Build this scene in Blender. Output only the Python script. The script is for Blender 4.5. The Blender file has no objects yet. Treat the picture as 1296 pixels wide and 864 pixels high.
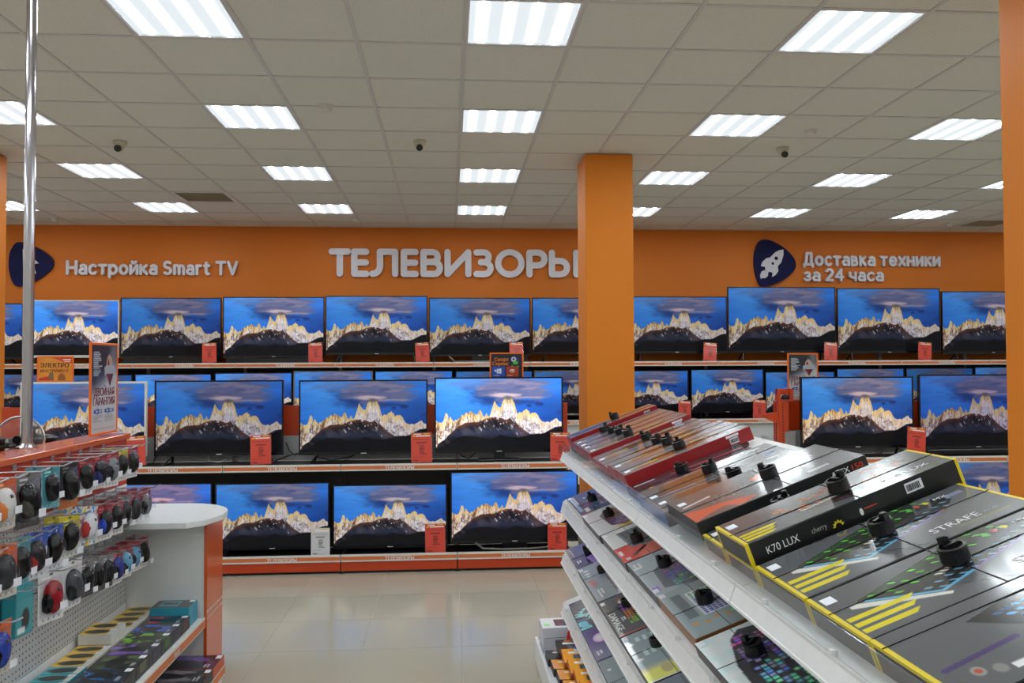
import bpy, bmesh, math, random
import numpy as np
from mathutils import Vector, Matrix
random.seed(7); np.random.seed(7)
S = bpy.context.scene
COL = S.collection
PI = math.pi

# ------------------------------------------------------------------ camera, world, exposure
H = 1.62                    # eye height
HC = 3.434                  # ceiling height
YAW, PIT, ROL = .0754, .0282, -.0044
fw = Vector((math.sin(YAW)*math.cos(PIT), math.cos(YAW)*math.cos(PIT), math.sin(PIT)))
rt = Vector((math.cos(YAW), -math.sin(YAW), 0)); up = rt.cross(fw)
rt, up = rt*math.cos(ROL)+up*math.sin(ROL), -rt*math.sin(ROL)+up*math.cos(ROL)
cd = bpy.data.cameras.new('camera'); cam = bpy.data.objects.new('camera', cd); COL.objects.link(cam)
cd.sensor_width = 36; cd.lens = 1061.6/1296*36; cd.clip_start = .02; cd.clip_end = 100
m = Matrix((rt, up, -fw)).transposed().to_4x4(); m.translation = (0, 0, H); cam.matrix_world = m
S.camera = cam
S.view_settings.view_transform = 'Standard'; S.view_settings.look = 'None'
S.view_settings.gamma = 1; S.view_settings.use_curve_mapping = False
S.view_settings.exposure = 0.0
LAMP_PEAK, LAMP_BASE = 52.0, .84         # fluorescent tubes behind the diffusers
SCREEN = 1.0                            # brightness of the television screens
w = bpy.data.worlds.new('world'); S.world = w; w.use_nodes = True
w.node_tree.nodes['Background'].inputs[0].default_value = (.05, .05, .05, 1)
w.node_tree.nodes['Background'].inputs[1].default_value = .3

# ------------------------------------------------------------------ materials
def lin(c):
    return tuple((x/255/12.92 if x/255 <= .04045 else ((x/255+.055)/1.055)**2.4) for x in c[:3])
MATS = {}
def mat(name, rgb=None, rough=.5, metal=0., spec=.5, coat=0., noise=(30., .06), bump=0., attr=False, objcol=False, alpha=1., bscale=None):
    if name in MATS: return MATS[name]
    M = bpy.data.materials.new(name); M.use_nodes = True; nt = M.node_tree; N = nt.nodes; L = nt.links
    b = N['Principled BSDF']
    b.inputs['Roughness'].default_value = rough; b.inputs['Metallic'].default_value = metal
    b.inputs['Specular IOR Level'].default_value = spec; b.inputs['Coat Weight'].default_value = coat
    b.inputs['Coat Roughness'].default_value = .08; b.inputs['Alpha'].default_value = alpha
    tc = N.new('ShaderNodeTexCoord'); nz = N.new('ShaderNodeTexNoise'); nz.inputs['Scale'].default_value = noise[0]; nz.inputs['Detail'].default_value = 3
    L.new(tc.outputs['Object'], nz.inputs['Vector'])
    mr = N.new('ShaderNodeMapRange'); mr.inputs['To Min'].default_value = 1-noise[1]; mr.inputs['To Max'].default_value = 1+noise[1]
    L.new(nz.outputs['Fac'], mr.inputs['Value'])
    mx = N.new('ShaderNodeMix'); mx.data_type = 'RGBA'; mx.blend_type = 'MULTIPLY'; mx.inputs['Factor'].default_value = 1
    if attr:
        a = N.new('ShaderNodeAttribute'); a.attribute_name = 'Col'; L.new(a.outputs['Color'], mx.inputs['A'])
    elif objcol:
        a = N.new('ShaderNodeObjectInfo'); L.new(a.outputs['Color'], mx.inputs['A'])
    else:
        mx.inputs['A'].default_value = (*lin(rgb), 1)
    L.new(mr.outputs['Result'], mx.inputs['B']); L.new(mx.outputs['Result'], b.inputs['Base Color'])
    if bump:
        bp = N.new('ShaderNodeBump'); bp.inputs['Strength'].default_value = bump; bp.inputs['Distance'].default_value = .002
        n2 = N.new('ShaderNodeTexNoise'); n2.inputs['Scale'].default_value = bscale or noise[0]*6; L.new(tc.outputs['Object'], n2.inputs['Vector'])
        L.new(n2.outputs['Fac'], bp.inputs['Height']); L.new(bp.outputs['Normal'], b.inputs['Normal'])
    MATS[name] = M
    return M

WALL_OR = mat('orange wall paint', (214, 114, 8), .62, noise=(3, .03), bump=.05)
COL_OR = mat('orange column paint', (220, 124, 8), .6, noise=(3, .03), bump=.05)
WALL_W = mat('pale wall paint', (205, 200, 190), .7, noise=(3, .03))
TBAR = mat('white ceiling grid', (206, 205, 204), .5)
LAMP_HOUSE = mat('white lamp frame', (225, 225, 228), .4)
GROUT = mat('pale floor joint', (214, 210, 202), .7)
BLACK = mat('black satin plastic', (14, 13, 15), .32)
BEZ = mat('television bezel', (16, 14, 20), .25)
BEZW = mat('white television bezel', (222, 220, 214), .35)
BEZS = mat('silver television bezel', (150, 148, 140), .3, metal=.6)
DECK = mat('black shelf board', (13, 13, 15), .28)
DARKBACK = mat('dark back panel', (58, 55, 52), .6)
RAILW = mat('white price rail', (222, 220, 214), .4)
RAILO = mat('orange price strip', (214, 118, 66), .45)
ORED = mat('orange powder coated steel', (196, 62, 16), .36, coat=.2)
OLITE = mat('orange gloss panel', (214, 92, 34), .22, coat=.5)
PWHITE = mat('white powder coated steel', (232, 231, 232), .38)
PGREY = mat('light grey panel', (176, 176, 175), .5)
SLAB = mat('white laminate top', (226, 228, 228), .35)
CHROME = mat('chrome', (200, 196, 205), .12, metal=1.)
STEEL = mat('brushed steel wire', (216, 216, 222), .32, metal=1.)
LETTER = mat('grey white sign letter', (222, 218, 224), .5)
NAVY = mat('navy emblem', (14, 13, 66), .5, spec=.2, noise=(9, .7))
INKW = mat('white ink', (232, 232, 232), .5)
INKO = mat('orange ink', (232, 120, 20), .5)
INKR = mat('dark red ink', (120, 20, 40), .5)
INKK = mat('black ink', (24, 20, 20), .5)
INKB = mat('blue ink', (30, 70, 170), .5)
INKY = mat('yellow ink', (220, 200, 40), .5)
PRINT = mat('printed card', attr=True, rough=.33, coat=.25, noise=(200, .03))
GLOSSPRINT = mat('laminated box print', attr=True, rough=.18, coat=.45, noise=(200, .03))
PAINT = mat('coloured plastic', objcol=True, rough=.14, spec=.28, coat=.12, noise=(60, .05))
CARDB = mat('coloured cardboard', objcol=True, rough=.42, coat=.1, noise=(60, .05))
CARTON = mat('pale grey carton', (190, 190, 194), .6)
PUCK = mat('black tag plastic', (15, 15, 16), .3)
STICK = mat('white price sticker', (232, 232, 240), .5)
SMOKE = mat('white detector plastic', (214, 212, 206), .45)
CAMB = mat('beige camera housing', (196, 190, 170), .45)
FRAMEO = mat('orange poster frame', (240, 112, 20), .35)

def clear_mat(name, tint, fac, haze=.03, edge=.5):
    M = bpy.data.materials.new(name); M.use_nodes = True; nt = M.node_tree; N = nt.nodes; L = nt.links
    N.remove(N['Principled BSDF']); out = N['Material Output']
    t = N.new('ShaderNodeBsdfTransparent'); t.inputs[0].default_value = (*tint, 1)
    g = N.new('ShaderNodeBsdfGlossy'); g.inputs['Roughness'].default_value = .08; g.inputs['Color'].default_value = (.95, .95, 1, 1)
    lw = N.new('ShaderNodeLayerWeight'); lw.inputs['Blend'].default_value = .5
    pw = N.new('ShaderNodeMath'); pw.operation = 'POWER'; pw.inputs[1].default_value = 4.; L.new(lw.outputs['Facing'], pw.inputs[0])
    ml = N.new('ShaderNodeMath'); ml.operation = 'MULTIPLY'; ml.inputs[1].default_value = edge; L.new(pw.outputs[0], ml.inputs[0])
    ad = N.new('ShaderNodeMath'); ad.operation = 'ADD'; ad.inputs[1].default_value = fac; L.new(ml.outputs[0], ad.inputs[0])
    mx = N.new('ShaderNodeMixShader'); L.new(ad.outputs[0], mx.inputs[0]); L.new(t.outputs[0], mx.inputs[1]); L.new(g.outputs[0], mx.inputs[2])
    df = N.new('ShaderNodeBsdfDiffuse'); df.inputs[0].default_value = (.8, .8, .82, 1)
    m2 = N.new('ShaderNodeMixShader'); m2.inputs[0].default_value = haze; L.new(mx.outputs[0], m2.inputs[1]); L.new(df.outputs[0], m2.inputs[2])
    L.new(m2.outputs[0], out.inputs[0]); return M
CLEAR = clear_mat('clear acrylic guard', (.95, .965, .965), .05, .05, .4)
BLISTER = clear_mat('clear blister plastic', (.985, .985, .99), .012, 0., .3)

def tile_mat():
    M = mat('mineral fibre ceiling tile', (221, 223, 215), .85, noise=(2.5, .03), bump=.25, bscale=160)
    nt = M.node_tree; N = nt.nodes; L = nt.links; b = N['Principled BSDF']
    tc = N.new('ShaderNodeTexCoord'); v = N.new('ShaderNodeTexVoronoi'); v.inputs['Scale'].default_value = 75
    oi = N.new('ShaderNodeObjectInfo'); ad = N.new('ShaderNodeVectorMath'); ad.operation = 'ADD'
    L.new(tc.outputs['Object'], ad.inputs[0]); L.new(oi.outputs['Location'], ad.inputs[1]); L.new(ad.outputs[0], v.inputs['Vector'])
    cr = N.new('ShaderNodeMapRange'); cr.inputs['From Min'].default_value = .10; cr.inputs['From Max'].default_value = .2
    cr.inputs['To Min'].default_value = .66; cr.inputs['To Max'].default_value = 1.
    L.new(v.outputs['Distance'], cr.inputs['Value'])
    src = b.inputs['Base Color'].links[0].from_socket
    mx = N.new('ShaderNodeMix'); mx.data_type = 'RGBA'; mx.blend_type = 'MULTIPLY'; mx.inputs['Factor'].default_value = 1
    L.new(src, mx.inputs['A']); L.new(cr.outputs[0], mx.inputs['B']); L.new(mx.outputs['Result'], b.inputs['Base Color'])
    return M
CTILE = tile_mat()

def floor_mat():
    M = mat('polished stoneware tile', (186, 178, 160), .14, spec=.5, noise=(1.6, .05))
    return M
FTILE = floor_mat()

def peg_mat(name, rgb, rough):
    M = mat(name, rgb, rough, noise=(8, .03)); nt = M.node_tree; N = nt.nodes; L = nt.links; b = N['Principled BSDF']
    tc = N.new('ShaderNodeTexCoord'); sp = N.new('ShaderNodeSeparateXYZ'); L.new(tc.outputs['Object'], sp.inputs[0])
    def mth(op, a, bb=None):
        n = N.new('ShaderNodeMath'); n.operation = op
        for i, q in enumerate((a, bb)):
            if q is None: continue
            if isinstance(q, (int, float)): n.inputs[i].default_value = q
            else: L.new(q, n.inputs[i])
        return n.outputs[0]
    def cell(s): return mth('SUBTRACT', mth('FRACT', mth('DIVIDE', s, .025)), .5)
    cy, cz = cell(sp.outputs['Y']), cell(sp.outputs['Z'])
    d = mth('SQRT', mth('ADD', mth('MULTIPLY', cy, cy), mth('MULTIPLY', cz, cz)))
    hole = mth('LESS_THAN', d, .16)
    src = b.inputs['Base Color'].links[0].from_socket
    mx = N.new('ShaderNodeMix'); mx.data_type = 'RGBA'; L.new(hole, mx.inputs['Factor']); L.new(src, mx.inputs['A']); mx.inputs['B'].default_value = (.012, .01, .01, 1)
    L.new(mx.outputs['Result'], b.inputs['Base Color']); return M
PEGW = peg_mat('white perforated steel', (206, 205, 203), .42)
PEGO = peg_mat('orange perforated steel', (196, 56, 16), .38)

def screen_mat():
    M = bpy.data.materials.new('television picture'); M.use_nodes = True; nt = M.node_tree; N = nt.nodes; L = nt.links; b = N['Principled BSDF']
    a = N.new('ShaderNodeAttribute'); a.attribute_name = 'Col'; o = N.new('ShaderNodeObjectInfo')
    mx = N.new('ShaderNodeMix'); mx.data_type = 'RGBA'; mx.blend_type = 'MULTIPLY'; mx.inputs['Factor'].default_value = 1
    L.new(a.outputs['Color'], mx.inputs['A']); L.new(o.outputs['Color'], mx.inputs['B'])
    b.inputs['Base Color'].default_value = (.006, .006, .008, 1); b.inputs['Roughness'].default_value = .12; b.inputs['Specular IOR Level'].default_value = .14
    L.new(mx.outputs['Result'], b.inputs['Emission Color']); b.inputs['Emission Strength'].default_value = SCREEN
    try: M.cycles.emission_sampling = 'NONE'
    except Exception: pass
    return M
SCR = screen_mat()

def lamp_mat():
    M = bpy.data.materials.new('lit lamp diffuser'); M.use_nodes = True; nt = M.node_tree; N = nt.nodes; L = nt.links
    b = N['Principled BSDF']; b.inputs['Base Color'].default_value = (.2, .2, .2, 1); b.inputs['Roughness'].default_value = .4
    tc = N.new('ShaderNodeTexCoord'); sp = N.new('ShaderNodeSeparateXYZ'); L.new(tc.outputs['Object'], sp.inputs[0])
    def mth(op, a, bb=None):
        n = N.new('ShaderNodeMath'); n.operation = op
        for i, q in enumerate((a, bb)):
            if q is None: continue
            if isinstance(q, (int, float)): n.inputs[i].default_value = q
            else: L.new(q, n.inputs[i])
        return n.outputs[0]
    d = mth('ABSOLUTE', mth('SUBTRACT', mth('ABSOLUTE', mth('SUBTRACT', mth('ABSOLUTE', sp.outputs['X']), .14)), .07))
    d = mth('DIVIDE', d, .0150)
    g = mth('POWER', 2.71828, mth('MULTIPLY', mth('MULTIPLY', d, d), -1))
    e = N.new('ShaderNodeMapRange'); e.interpolation_type = 'SMOOTHSTEP'; e.inputs['From Min'].default_value = .275; e.inputs['From Max'].default_value = .235
    L.new(mth('ABSOLUTE', sp.outputs['Y']), e.inputs['Value'])
    s = mth('ADD', mth('MULTIPLY', mth('MULTIPLY', g, e.outputs[0]), LAMP_PEAK), LAMP_BASE)
    b.inputs['Emission Color'].default_value = (.86, .95, 1, 1); L.new(s, b.inputs['Emission Strength'])
    return M
LAMPM = lamp_mat()

# ------------------------------------------------------------------ mesh helpers
class MB:
    def __init__(s): s.v = []; s.f = []; s.m = []
    def add(s, vs, fs, mi=0):
        o = len(s.v); s.v += [tuple(p) for p in vs]; s.f += [tuple(i+o for i in q) for q in fs]
        s.m += (mi if isinstance(mi, (list, tuple)) else [mi]*len(fs)); return s
    def box(s, x0, x1, y0, y1, z0, z1, mi=0):          # mi may be 6 values: -x +x -y +y -z +z
        v = [(x, y, z) for x in (x0, x1) for y in (y0, y1) for z in (z0, z1)]
        return s.add(v, [(0, 1, 3, 2), (4, 6, 7, 5), (0, 4, 5, 1), (2, 3, 7, 6), (0, 2, 6, 4), (1, 5, 7, 3)], mi)
    def cyl(s, p0, p1, r, n=12, mi=0, r1=None):
        p0 = Vector(p0); p1 = Vector(p1); a = (p1-p0).normalized(); r1 = r if r1 is None else r1
        x = a.orthogonal().normalized(); y = a.cross(x)
        v = []
        for p, q in ((p0, r), (p1, r1)):
            v += [p+(x*math.cos(2*PI*i/n)+y*math.sin(2*PI*i/n))*q for i in range(n)]
        f = [(i, (i+1) % n, n+(i+1) % n, n+i) for i in range(n)]+[tuple(range(n-1, -1, -1)), tuple(range(n, 2*n))]
        return s.add(v, f, mi)
    def tube(s, pts, r, n=6, mi=0):
        pts = [Vector(p) for p in pts]; v = []; k = len(pts)
        t = (pts[1]-pts[0]).normalized(); x = t.orthogonal().normalized()
        for i, p in enumerate(pts):
            t = (pts[min(i+1, k-1)]-pts[max(i-1, 0)]).normalized(); x = (x-t*x.dot(t)).normalized(); y = t.cross(x)
            v += [p+(x*math.cos(2*PI*j/n)+y*math.sin(2*PI*j/n))*r for j in range(n)]
        f = [(i*n+j, i*n+(j+1) % n, (i+1)*n+(j+1) % n, (i+1)*n+j) for i in range(k-1) for j in range(n)]
        f += [tuple(range(n-1, -1, -1)), tuple(range((k-1)*n, k*n))]
        return s.add(v, f, mi)
    def lathe(s, prof, n=20, c=(0, 0, 0), mi=0):
        v = [(c[0]+r*math.cos(2*PI*j/n), c[1]+r*math.sin(2*PI*j/n), c[2]+z) for r, z in prof for j in range(n)]
        k = len(prof)
        f = [(i*n+j, i*n+(j+1) % n, (i+1)*n+(j+1) % n, (i+1)*n+j) for i in range(k-1) for j in range(n)]
        f += [tuple(range(n-1, -1, -1)), tuple(range((k-1)*n, k*n))]
        return s.add(v, f, mi)
    def prism(s, poly, a, b, axes='xz', mi=0):         # polygon in two axes, extruded from a to b along the third
        k = len(poly)
        def P(p, d): return {'xz': (p[0], d, p[1]), 'xy': (p[0], p[1], d), 'yz': (d, p[0], p[1])}[axes]
        v = [P(p, a) for p in poly]+[P(p, b) for p in poly]
        f = [tuple(range(k-1, -1, -1)), tuple(range(k, 2*k))]+[(i, (i+1) % k, k+(i+1) % k, k+i) for i in range(k)]
        return s.add(v, f, mi)
    def mesh(s, name, mats, bevel=0, smooth=False, seg=1):
        me = bpy.data.meshes.new(name); me.from_pydata(s.v, [], s.f)
        for M in (mats if isinstance(mats, (list, tuple)) else [mats]): me.materials.append(M)
        me.polygons.foreach_set('material_index', s.m)
        bm = bmesh.new(); bm.from_mesh(me); bmesh.ops.recalc_face_normals(bm, faces=bm.faces)
        if bevel:
            bmesh.ops.bevel(bm, geom=[e for e in bm.edges if len(e.link_faces) == 2 and e.calc_face_angle(0) > .6], offset=bevel, segments=seg, affect='EDGES')
        bm.to_mesh(me); bm.free()
        if smooth: me.polygons.foreach_set('use_smooth', [True]*len(me.polygons))
        me.update(); return me

def obj(name, me, parent=None, loc=(0, 0, 0), rot=(0, 0, 0), sc=(1, 1, 1), color=None, label=None):
    o = bpy.data.objects.new(name, me); COL.objects.link(o); o.parent = parent
    o.location = loc; o.rotation_euler = rot; o.scale = sc
    if color is not None: o.color = (*lin(color), 1)
    if label: o['label'] = label
    return o
def part(name, mb, mats, parent, bevel=0, smooth=False, color=None, label=None, seg=1, **k):
    return obj(name, mb.mesh(name, mats, bevel, smooth, seg), parent, color=color, label=label, **k)
def tag(o, label, cat, group=None, kind=None):
    if kind: o['kind'] = kind
    if label: o['label'] = label
    if cat: o['category'] = cat
    if group: o['group'] = group
    return o
def thing(name, label, cat, loc=(0, 0, 0), rot=(0, 0, 0), group=None):
    o = bpy.data.objects.new(name, None); COL.objects.link(o); o.location = loc; o.rotation_euler = rot
    o.empty_display_size = .05
    return tag(o, label, cat, group)
def struct(name, mb, mats, **k):
    o = part(name, mb, mats, None, **k); o['kind'] = 'structure'; return o

TXT = {}
def text_mesh(body, wid, cap, thick, M, bold=.0, align='l'):
    key = (body, round(wid, 4), round(cap, 4), thick, M.name, bold)
    if key in TXT: return TXT[key]
    c = bpy.data.curves.new('t', 'FONT'); c.body = body; c.resolution_u = 4
    c.extrude = .05 if thick else 0
    o = bpy.data.objects.new('t', c); COL.objects.link(o)
    dg = bpy.context.evaluated_depsgraph_get(); dg.update()
    me = bpy.data.meshes.new_from_object(o.evaluated_get(dg)); bpy.data.objects.remove(o); bpy.data.curves.remove(c)
    n = len(me.vertices); co = np.empty(n*3); me.vertices.foreach_get('co', co); co = co.reshape(-1, 3)
    x0, x1 = co[:, 0].min(), co[:, 0].max()
    co[:, 0] = (co[:, 0]-x0)*wid/(x1-x0); co[:, 1] *= cap/.73
    co[:, 2] = (co[:, 2]+.05)/.1*thick if thick else 0
    me.vertices.foreach_set('co', co.ravel()); me.update()
    if bold and not thick:                              # heavier weight: the same outline printed three times, side by side
        fs = [tuple(p.vertices) for p in me.polygons]; mb = MB()
        for q in (-1, 0, 1): mb.add([(x+q*bold*cap, y, .00008*(q+1)) for x, y, z in co.tolist()], fs)
        me = bpy.data.meshes.new('lettering'); me.from_pydata(mb.v, [], mb.f)
    me.materials.clear(); me.materials.append(M); me.update()
    me.polygons.foreach_set('material_index', [0]*len(me.polygons))
    me.name = 'lettering'; TXT[key] = me; return me
UPR = (PI/2, 0, 0)                    # local xy print -> stands upright facing -Y

# ------------------------------------------------------------------ printed pictures as coloured grids
def smooth(a, b, x): t = np.clip((x-a)/(b-a+1e-9), 0, 1); return t*t*(3-2*t)
def vnoise(x, y, seed=0):
    xi = np.floor(x).astype(int); yi = np.floor(y).astype(int); fx = x-xi; fy = y-yi
    fx = fx*fx*(3-2*fx); fy = fy*fy*(3-2*fy)
    def h(a, b):
        n = (a*374761393+b*668265263+seed*982451653) & 0x7fffffff; n = ((n ^ (n >> 13))*1274126177) & 0x7fffffff
        return ((n ^ (n >> 16)) & 0xffff)/65535.
    return (h(xi, yi)*(1-fx)+h(xi+1, yi)*fx)*(1-fy)+(h(xi, yi+1)*(1-fx)+h(xi+1, yi+1)*fx)*fy
def fbm(x, y, o=4, seed=0):
    s = 0; a = .5; t = 0
    for i in range(o): s = s+a*vnoise(x*2**i, y*2**i, seed+i); t += a; a *= .5
    return s/t
class Cv:                             # canvas in metres, y downwards
    def __init__(s, w, h, n, bg=(128, 128, 128)):
        s.w, s.h = w, h; s.nx = n; s.ny = max(3, int(round(n*h/w))); k = 2
        s.k = k; x = (np.arange(s.nx*k)+.5)/(s.nx*k)*w; y = (np.arange(s.ny*k)+.5)/(s.ny*k)*h
        s.X, s.Y = np.meshgrid(x, y); s.im = np.empty(s.X.shape+(3,)); s.im[:] = bg
    def mix(s, mask, c):
        mask = np.clip(mask, 0, 1)[..., None]; s.im = s.im*(1-mask)+np.array(c, float)*mask; return s
    def inside(s, P):
        P = np.array(P, float); c = np.zeros(s.X.shape, bool); j = len(P)-1
        for i in range(len(P)):
            a, b = P[i], P[j]
            if a[1] != b[1]:
                cond = ((a[1] > s.Y) != (b[1] > s.Y)) & (s.X < (b[0]-a[0])*(s.Y-a[1])/(b[1]-a[1])+a[0]); c ^= cond
            j = i
        return c
    def poly(s, P, c, a=1.): return s.mix(s.inside(P)*a, c)
    def rect(s, x0, y0, x1, y1, c, a=1.): return s.mix(((s.X >= x0) & (s.X <= x1) & (s.Y >= y0) & (s.Y <= y1))*a, c)
    def ell(s, x, y, rx, ry, c, a=1., soft=.2):
        d = np.sqrt(((s.X-x)/rx)**2+((s.Y-y)/ry)**2); return s.mix(smooth(1+soft, 1-soft, d)*a if False else (1-smooth(1-soft, 1+soft, d))*a, c)
    def line(s, p, q, wd, c, a=1.):
        p = np.array(p); q = np.array(q); d = q-p; t = np.clip(((s.X-p[0])*d[0]+(s.Y-p[1])*d[1])/(d@d), 0, 1)
        r = np.hypot(s.X-p[0]-t*d[0], s.Y-p[1]-t*d[1]); return s.mix((r < wd/2)*a, c)
    def bars(s, x, y, w_, h_, n, c, seed=1):          # illegible fine print
        R = random.Random(seed); hh = h_/n
        for i in range(n): s.rect(x, y+i*hh, x+w_*R.uniform(.5, 1), y+i*hh+hh*.55, c)
        return s
    def keys(s, O, U, V, rows, cols, fn, gap=.22):    # keyboard field spanned by O, U, V
        O, U, V = map(np.array, (O, U, V))
        for r in range(rows):
            for c in range(cols):
                col = fn(r, c)
                if col is None: continue
                a = O+U*((c+gap/2)/cols)+V*((r+gap/2)/rows); u = U*((1-gap)/cols); v = V*((1-gap)/rows)
                s.poly([a, a+u, a+u+v, a+v], col)
        return s
    def mesh(s, name, M, skirt=0):
        k = s.k; im = s.im.reshape(s.ny, k, s.nx, k, 3).mean((1, 3)); return img_mesh(name, im, s.w, s.h, M)
def img_mesh(name, im, wd, ht, M):
    ny, nx = im.shape[:2]
    xs = np.linspace(0, wd, nx); ys = np.linspace(0, -ht, ny)
    X, Y = np.meshgrid(xs, ys); co = np.stack([X, Y, np.zeros_like(X)], -1).reshape(-1, 3)
    i = np.arange(ny*nx).reshape(ny, nx); q = np.stack([i[1:, :-1], i[1:, 1:], i[:-1, 1:], i[:-1, :-1]], -1).reshape(-1, 4)
    me = bpy.data.meshes.new(name); me.vertices.add(len(co)); me.vertices.foreach_set('co', co.ravel())
    me.loops.add(q.size); me.loops.foreach_set('vertex_index', q.ravel().astype(np.int32)); me.polygons.add(len(q))
    me.polygons.foreach_set('loop_start', np.arange(0, q.size, 4, dtype=np.int32)); me.update(calc_edges=True)
    at = me.color_attributes.new('Col', 'FLOAT_COLOR', 'POINT')
    c = np.clip(im.reshape(-1, 3)/255, 0, 1); l = np.where(c <= .04045, c/12.92, ((c+.055)/1.055)**2.4)
    at.data.foreach_set('color', np.c_[l, np.ones(len(l))].ravel().astype(np.float32))
    me.materials.append(M); return me

def tv_picture(NX=288, NY=162, k=2):
    u = (np.arange(NX*k)+.5)/(NX*k); v = (np.arange(NY*k)+.5)/(NY*k); U, V = np.meshgrid(u, v)
    X = U*1147+58; Y = V*655+60
    def pl(s): a = np.array(s, float); return np.interp(X, a[:, 0], a[:, 1])
    sky = np.stack([26+30*(1-V)+22*np.exp(-((U-.22)/.28)**2)*(1-V), 74+54*(1-V*1.1)+30*np.exp(-((U-.22)/.3)**2), 182+46*(1-V)+16*np.exp(-((U-.22)/.3)**2)], -1)
    sky *= (1-.22*smooth(.5, 1, U)*smooth(.1, .5, V))[..., None]*(.9+.2*fbm(U*2.2, V*16, 3, 4))[..., None]
    im = sky
    def mixin(mask, c):
        nonlocal im
        mask = np.clip(mask, 0, 1)[..., None]; im = im*(1-mask)+np.array(c, float)*mask
    def blob(x, y, rx, ry, soft=.35, wob=.25, seed=3):
        d = np.sqrt(((X-x)/rx)**2+((Y-y)/ry)**2)+wob*(fbm(X/110, Y/36, 4, seed)-.5)*2; return 1-smooth(1-soft, 1+soft, d)
    mixin(blob(590, 215, 240, 85, .5, .5, 5)*.8, (30, 52, 112))
    mixin(blob(420, 105, 300, 42, .7, .8, 8)*.5, (96, 108, 160))
    cl = blob(770, 155, 325, 108, .3, .35, 9)
    mixin(cl*.9, (108, 109, 146)); mixin(cl*smooth(.42, .7, fbm(X/150, Y/26, 4, 15))*.75, (142, 134, 160)); mixin(cl*smooth(.5, .75, fbm(X/120+3, Y/22, 4, 19))*.5, (76, 82, 126))
    mixin(blob(690, 212, 130, 16, .6, .7, 11)*.9, (206, 184, 190))
    mixin(blob(880, 236, 130, 10, .7, .7, 13)*.6, (176, 158, 172))
    mixin(blob(840, 278, 130, 20, .6, .6, 17)*.6, (24, 46, 112))
    mixin(blob(905, 312, 26, 14, .5, .5, 1)*.7, (30, 42, 100)); mixin(blob(1000, 298, 34, 15, .5, .5, 6)*.7, (32, 46, 106))
    mixin(blob(1190, 380, 34, 26, .6, .5, 6)*.4, (30, 46, 110))
    sk = pl([(58,435),(75,455),(100,460),(125,455),(142,385),(152,366),(164,384),(176,440),(188,403),(203,432),(220,455),(235,434),(252,438),(290,400),(335,370),(352,376),(368,358),(400,375),(430,395),(445,360),(460,343),(475,370),(488,412),(505,400),(516,376),(530,412),(545,405),(565,340),(591,262),(607,302),(640,332),(650,316),(668,268),(682,238),(745,238),(770,290),(795,372),(803,384),(815,368),(835,376),(850,362),(885,344),(905,366),(915,392),(930,376),(962,376),(985,400),(1010,440),(1040,466),(1080,460),(1110,458),(1135,440),(1160,432),(1180,455),(1205,465)])
    sk = sk+16*(fbm(X/9, Y*0, 3, 21)-.5)
    mtn = smooth(-2, 2, Y-sk)
    n1 = fbm(X/13+Y/160, Y/70, 4, 31); n2 = fbm(X/18, Y/30+X/46, 4, 37); n3 = fbm(X/8, Y/46, 3, 41)
    cream = np.array((226, 200, 140.)); white = np.array((212, 206, 214.)); brown = np.array((146, 96, 60.)); dk = np.array((74, 66, 78.))
    dep = Y-sk
    litf = np.clip(1.3-dep/105+.7*(n2-.5), 0, 1)*(1-.6*smooth(930, 1060, X)); litf = np.maximum(litf, .55*(1-smooth(200, 420, X)))
    c = white[None, None]*(1-litf[..., None])+cream*litf[..., None]
    lf = 1-smooth(300, 540, X)
    br = np.clip(smooth(.46, .6, n1)*(.2+.8*lf), 0, 1)*.9; c = c*(1-br[..., None])+brown*br[..., None]
    sn = smooth(.5, .62, n2)*smooth(16, 70, dep); c = c*(1-.85*sn[..., None])+np.array((226, 220, 228.))*.85*sn[..., None]
    sp = smooth(.58, .7, n3)*smooth(8, 30, dep)*(.3+.45*lf); c = c*(1-sp[..., None])+dk*sp[..., None]
    dr = smooth(.55, .66, fbm(X/34+Y/60, Y/18-X/60, 4, 43))*smooth(60, 120, dep)*.6; c = c*(1-dr[..., None])+dk*dr[..., None]
    im = im*(1-mtn[..., None])+c*mtn[..., None]
    mixin(blob(712, 241, 40, 20, .5, .4, 51)*.8, (84, 82, 92))
    fd = pl([(58,692),(80,655),(130,620),(200,550),(260,500),(320,466),(400,456),(440,460),(480,440),(540,420),(600,413),(640,420),(680,440),(710,436),(738,412),(770,440),(800,480),(850,530),(910,568),(950,580),(1000,574),(1040,563),(1080,543),(1140,512),(1205,503)])+10*(fbm(X/24, Y*0, 3, 61)-.5)
    fm = smooth(-2, 2, Y-fd)
    st = fbm((X-Y*.9)/46, (X+Y)/260, 4, 71)
    c2 = np.array((20, 20, 28.))+np.array((34, 26, 22.))*smooth(.4, .7, st)[..., None]*(1-smooth(60, 170, Y-fd))[..., None]
    c2 = c2+np.array((16, 22, 34.))*(smooth(480, 560, Y)*(1-smooth(560, 620, Y)))[..., None]
    rb = (1-smooth(0, 46, Y-fd))*smooth(150, 300, X)*(1-smooth(860, 930, X)); c2 = c2*(1-.75*rb[..., None])+np.array((104, 56, 36.))*.75*rb[..., None]
    sw = smooth(.70, .74, fbm((X-Y*.62)/9, (X+Y)/40, 2, 83))*smooth(420, 480, X)*(1-smooth(790, 850, X))*(1-smooth(70, 140, Y-fd)); c2 = c2*(1-sw[..., None])+np.array((206, 198, 206.))*sw[..., None]
    im = im*(1-fm[..., None])+c2*fm[..., None]
    hl = pl([(58,700),(150,660),(240,600),(320,580),(420,588),(500,608),(565,614),(610,590),(650,574),(720,598),(800,602),(900,585),(960,570),(1040,566),(1100,538),(1205,506)])+5*(fbm(X/20, Y*0, 2, 91)-.5)
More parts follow.
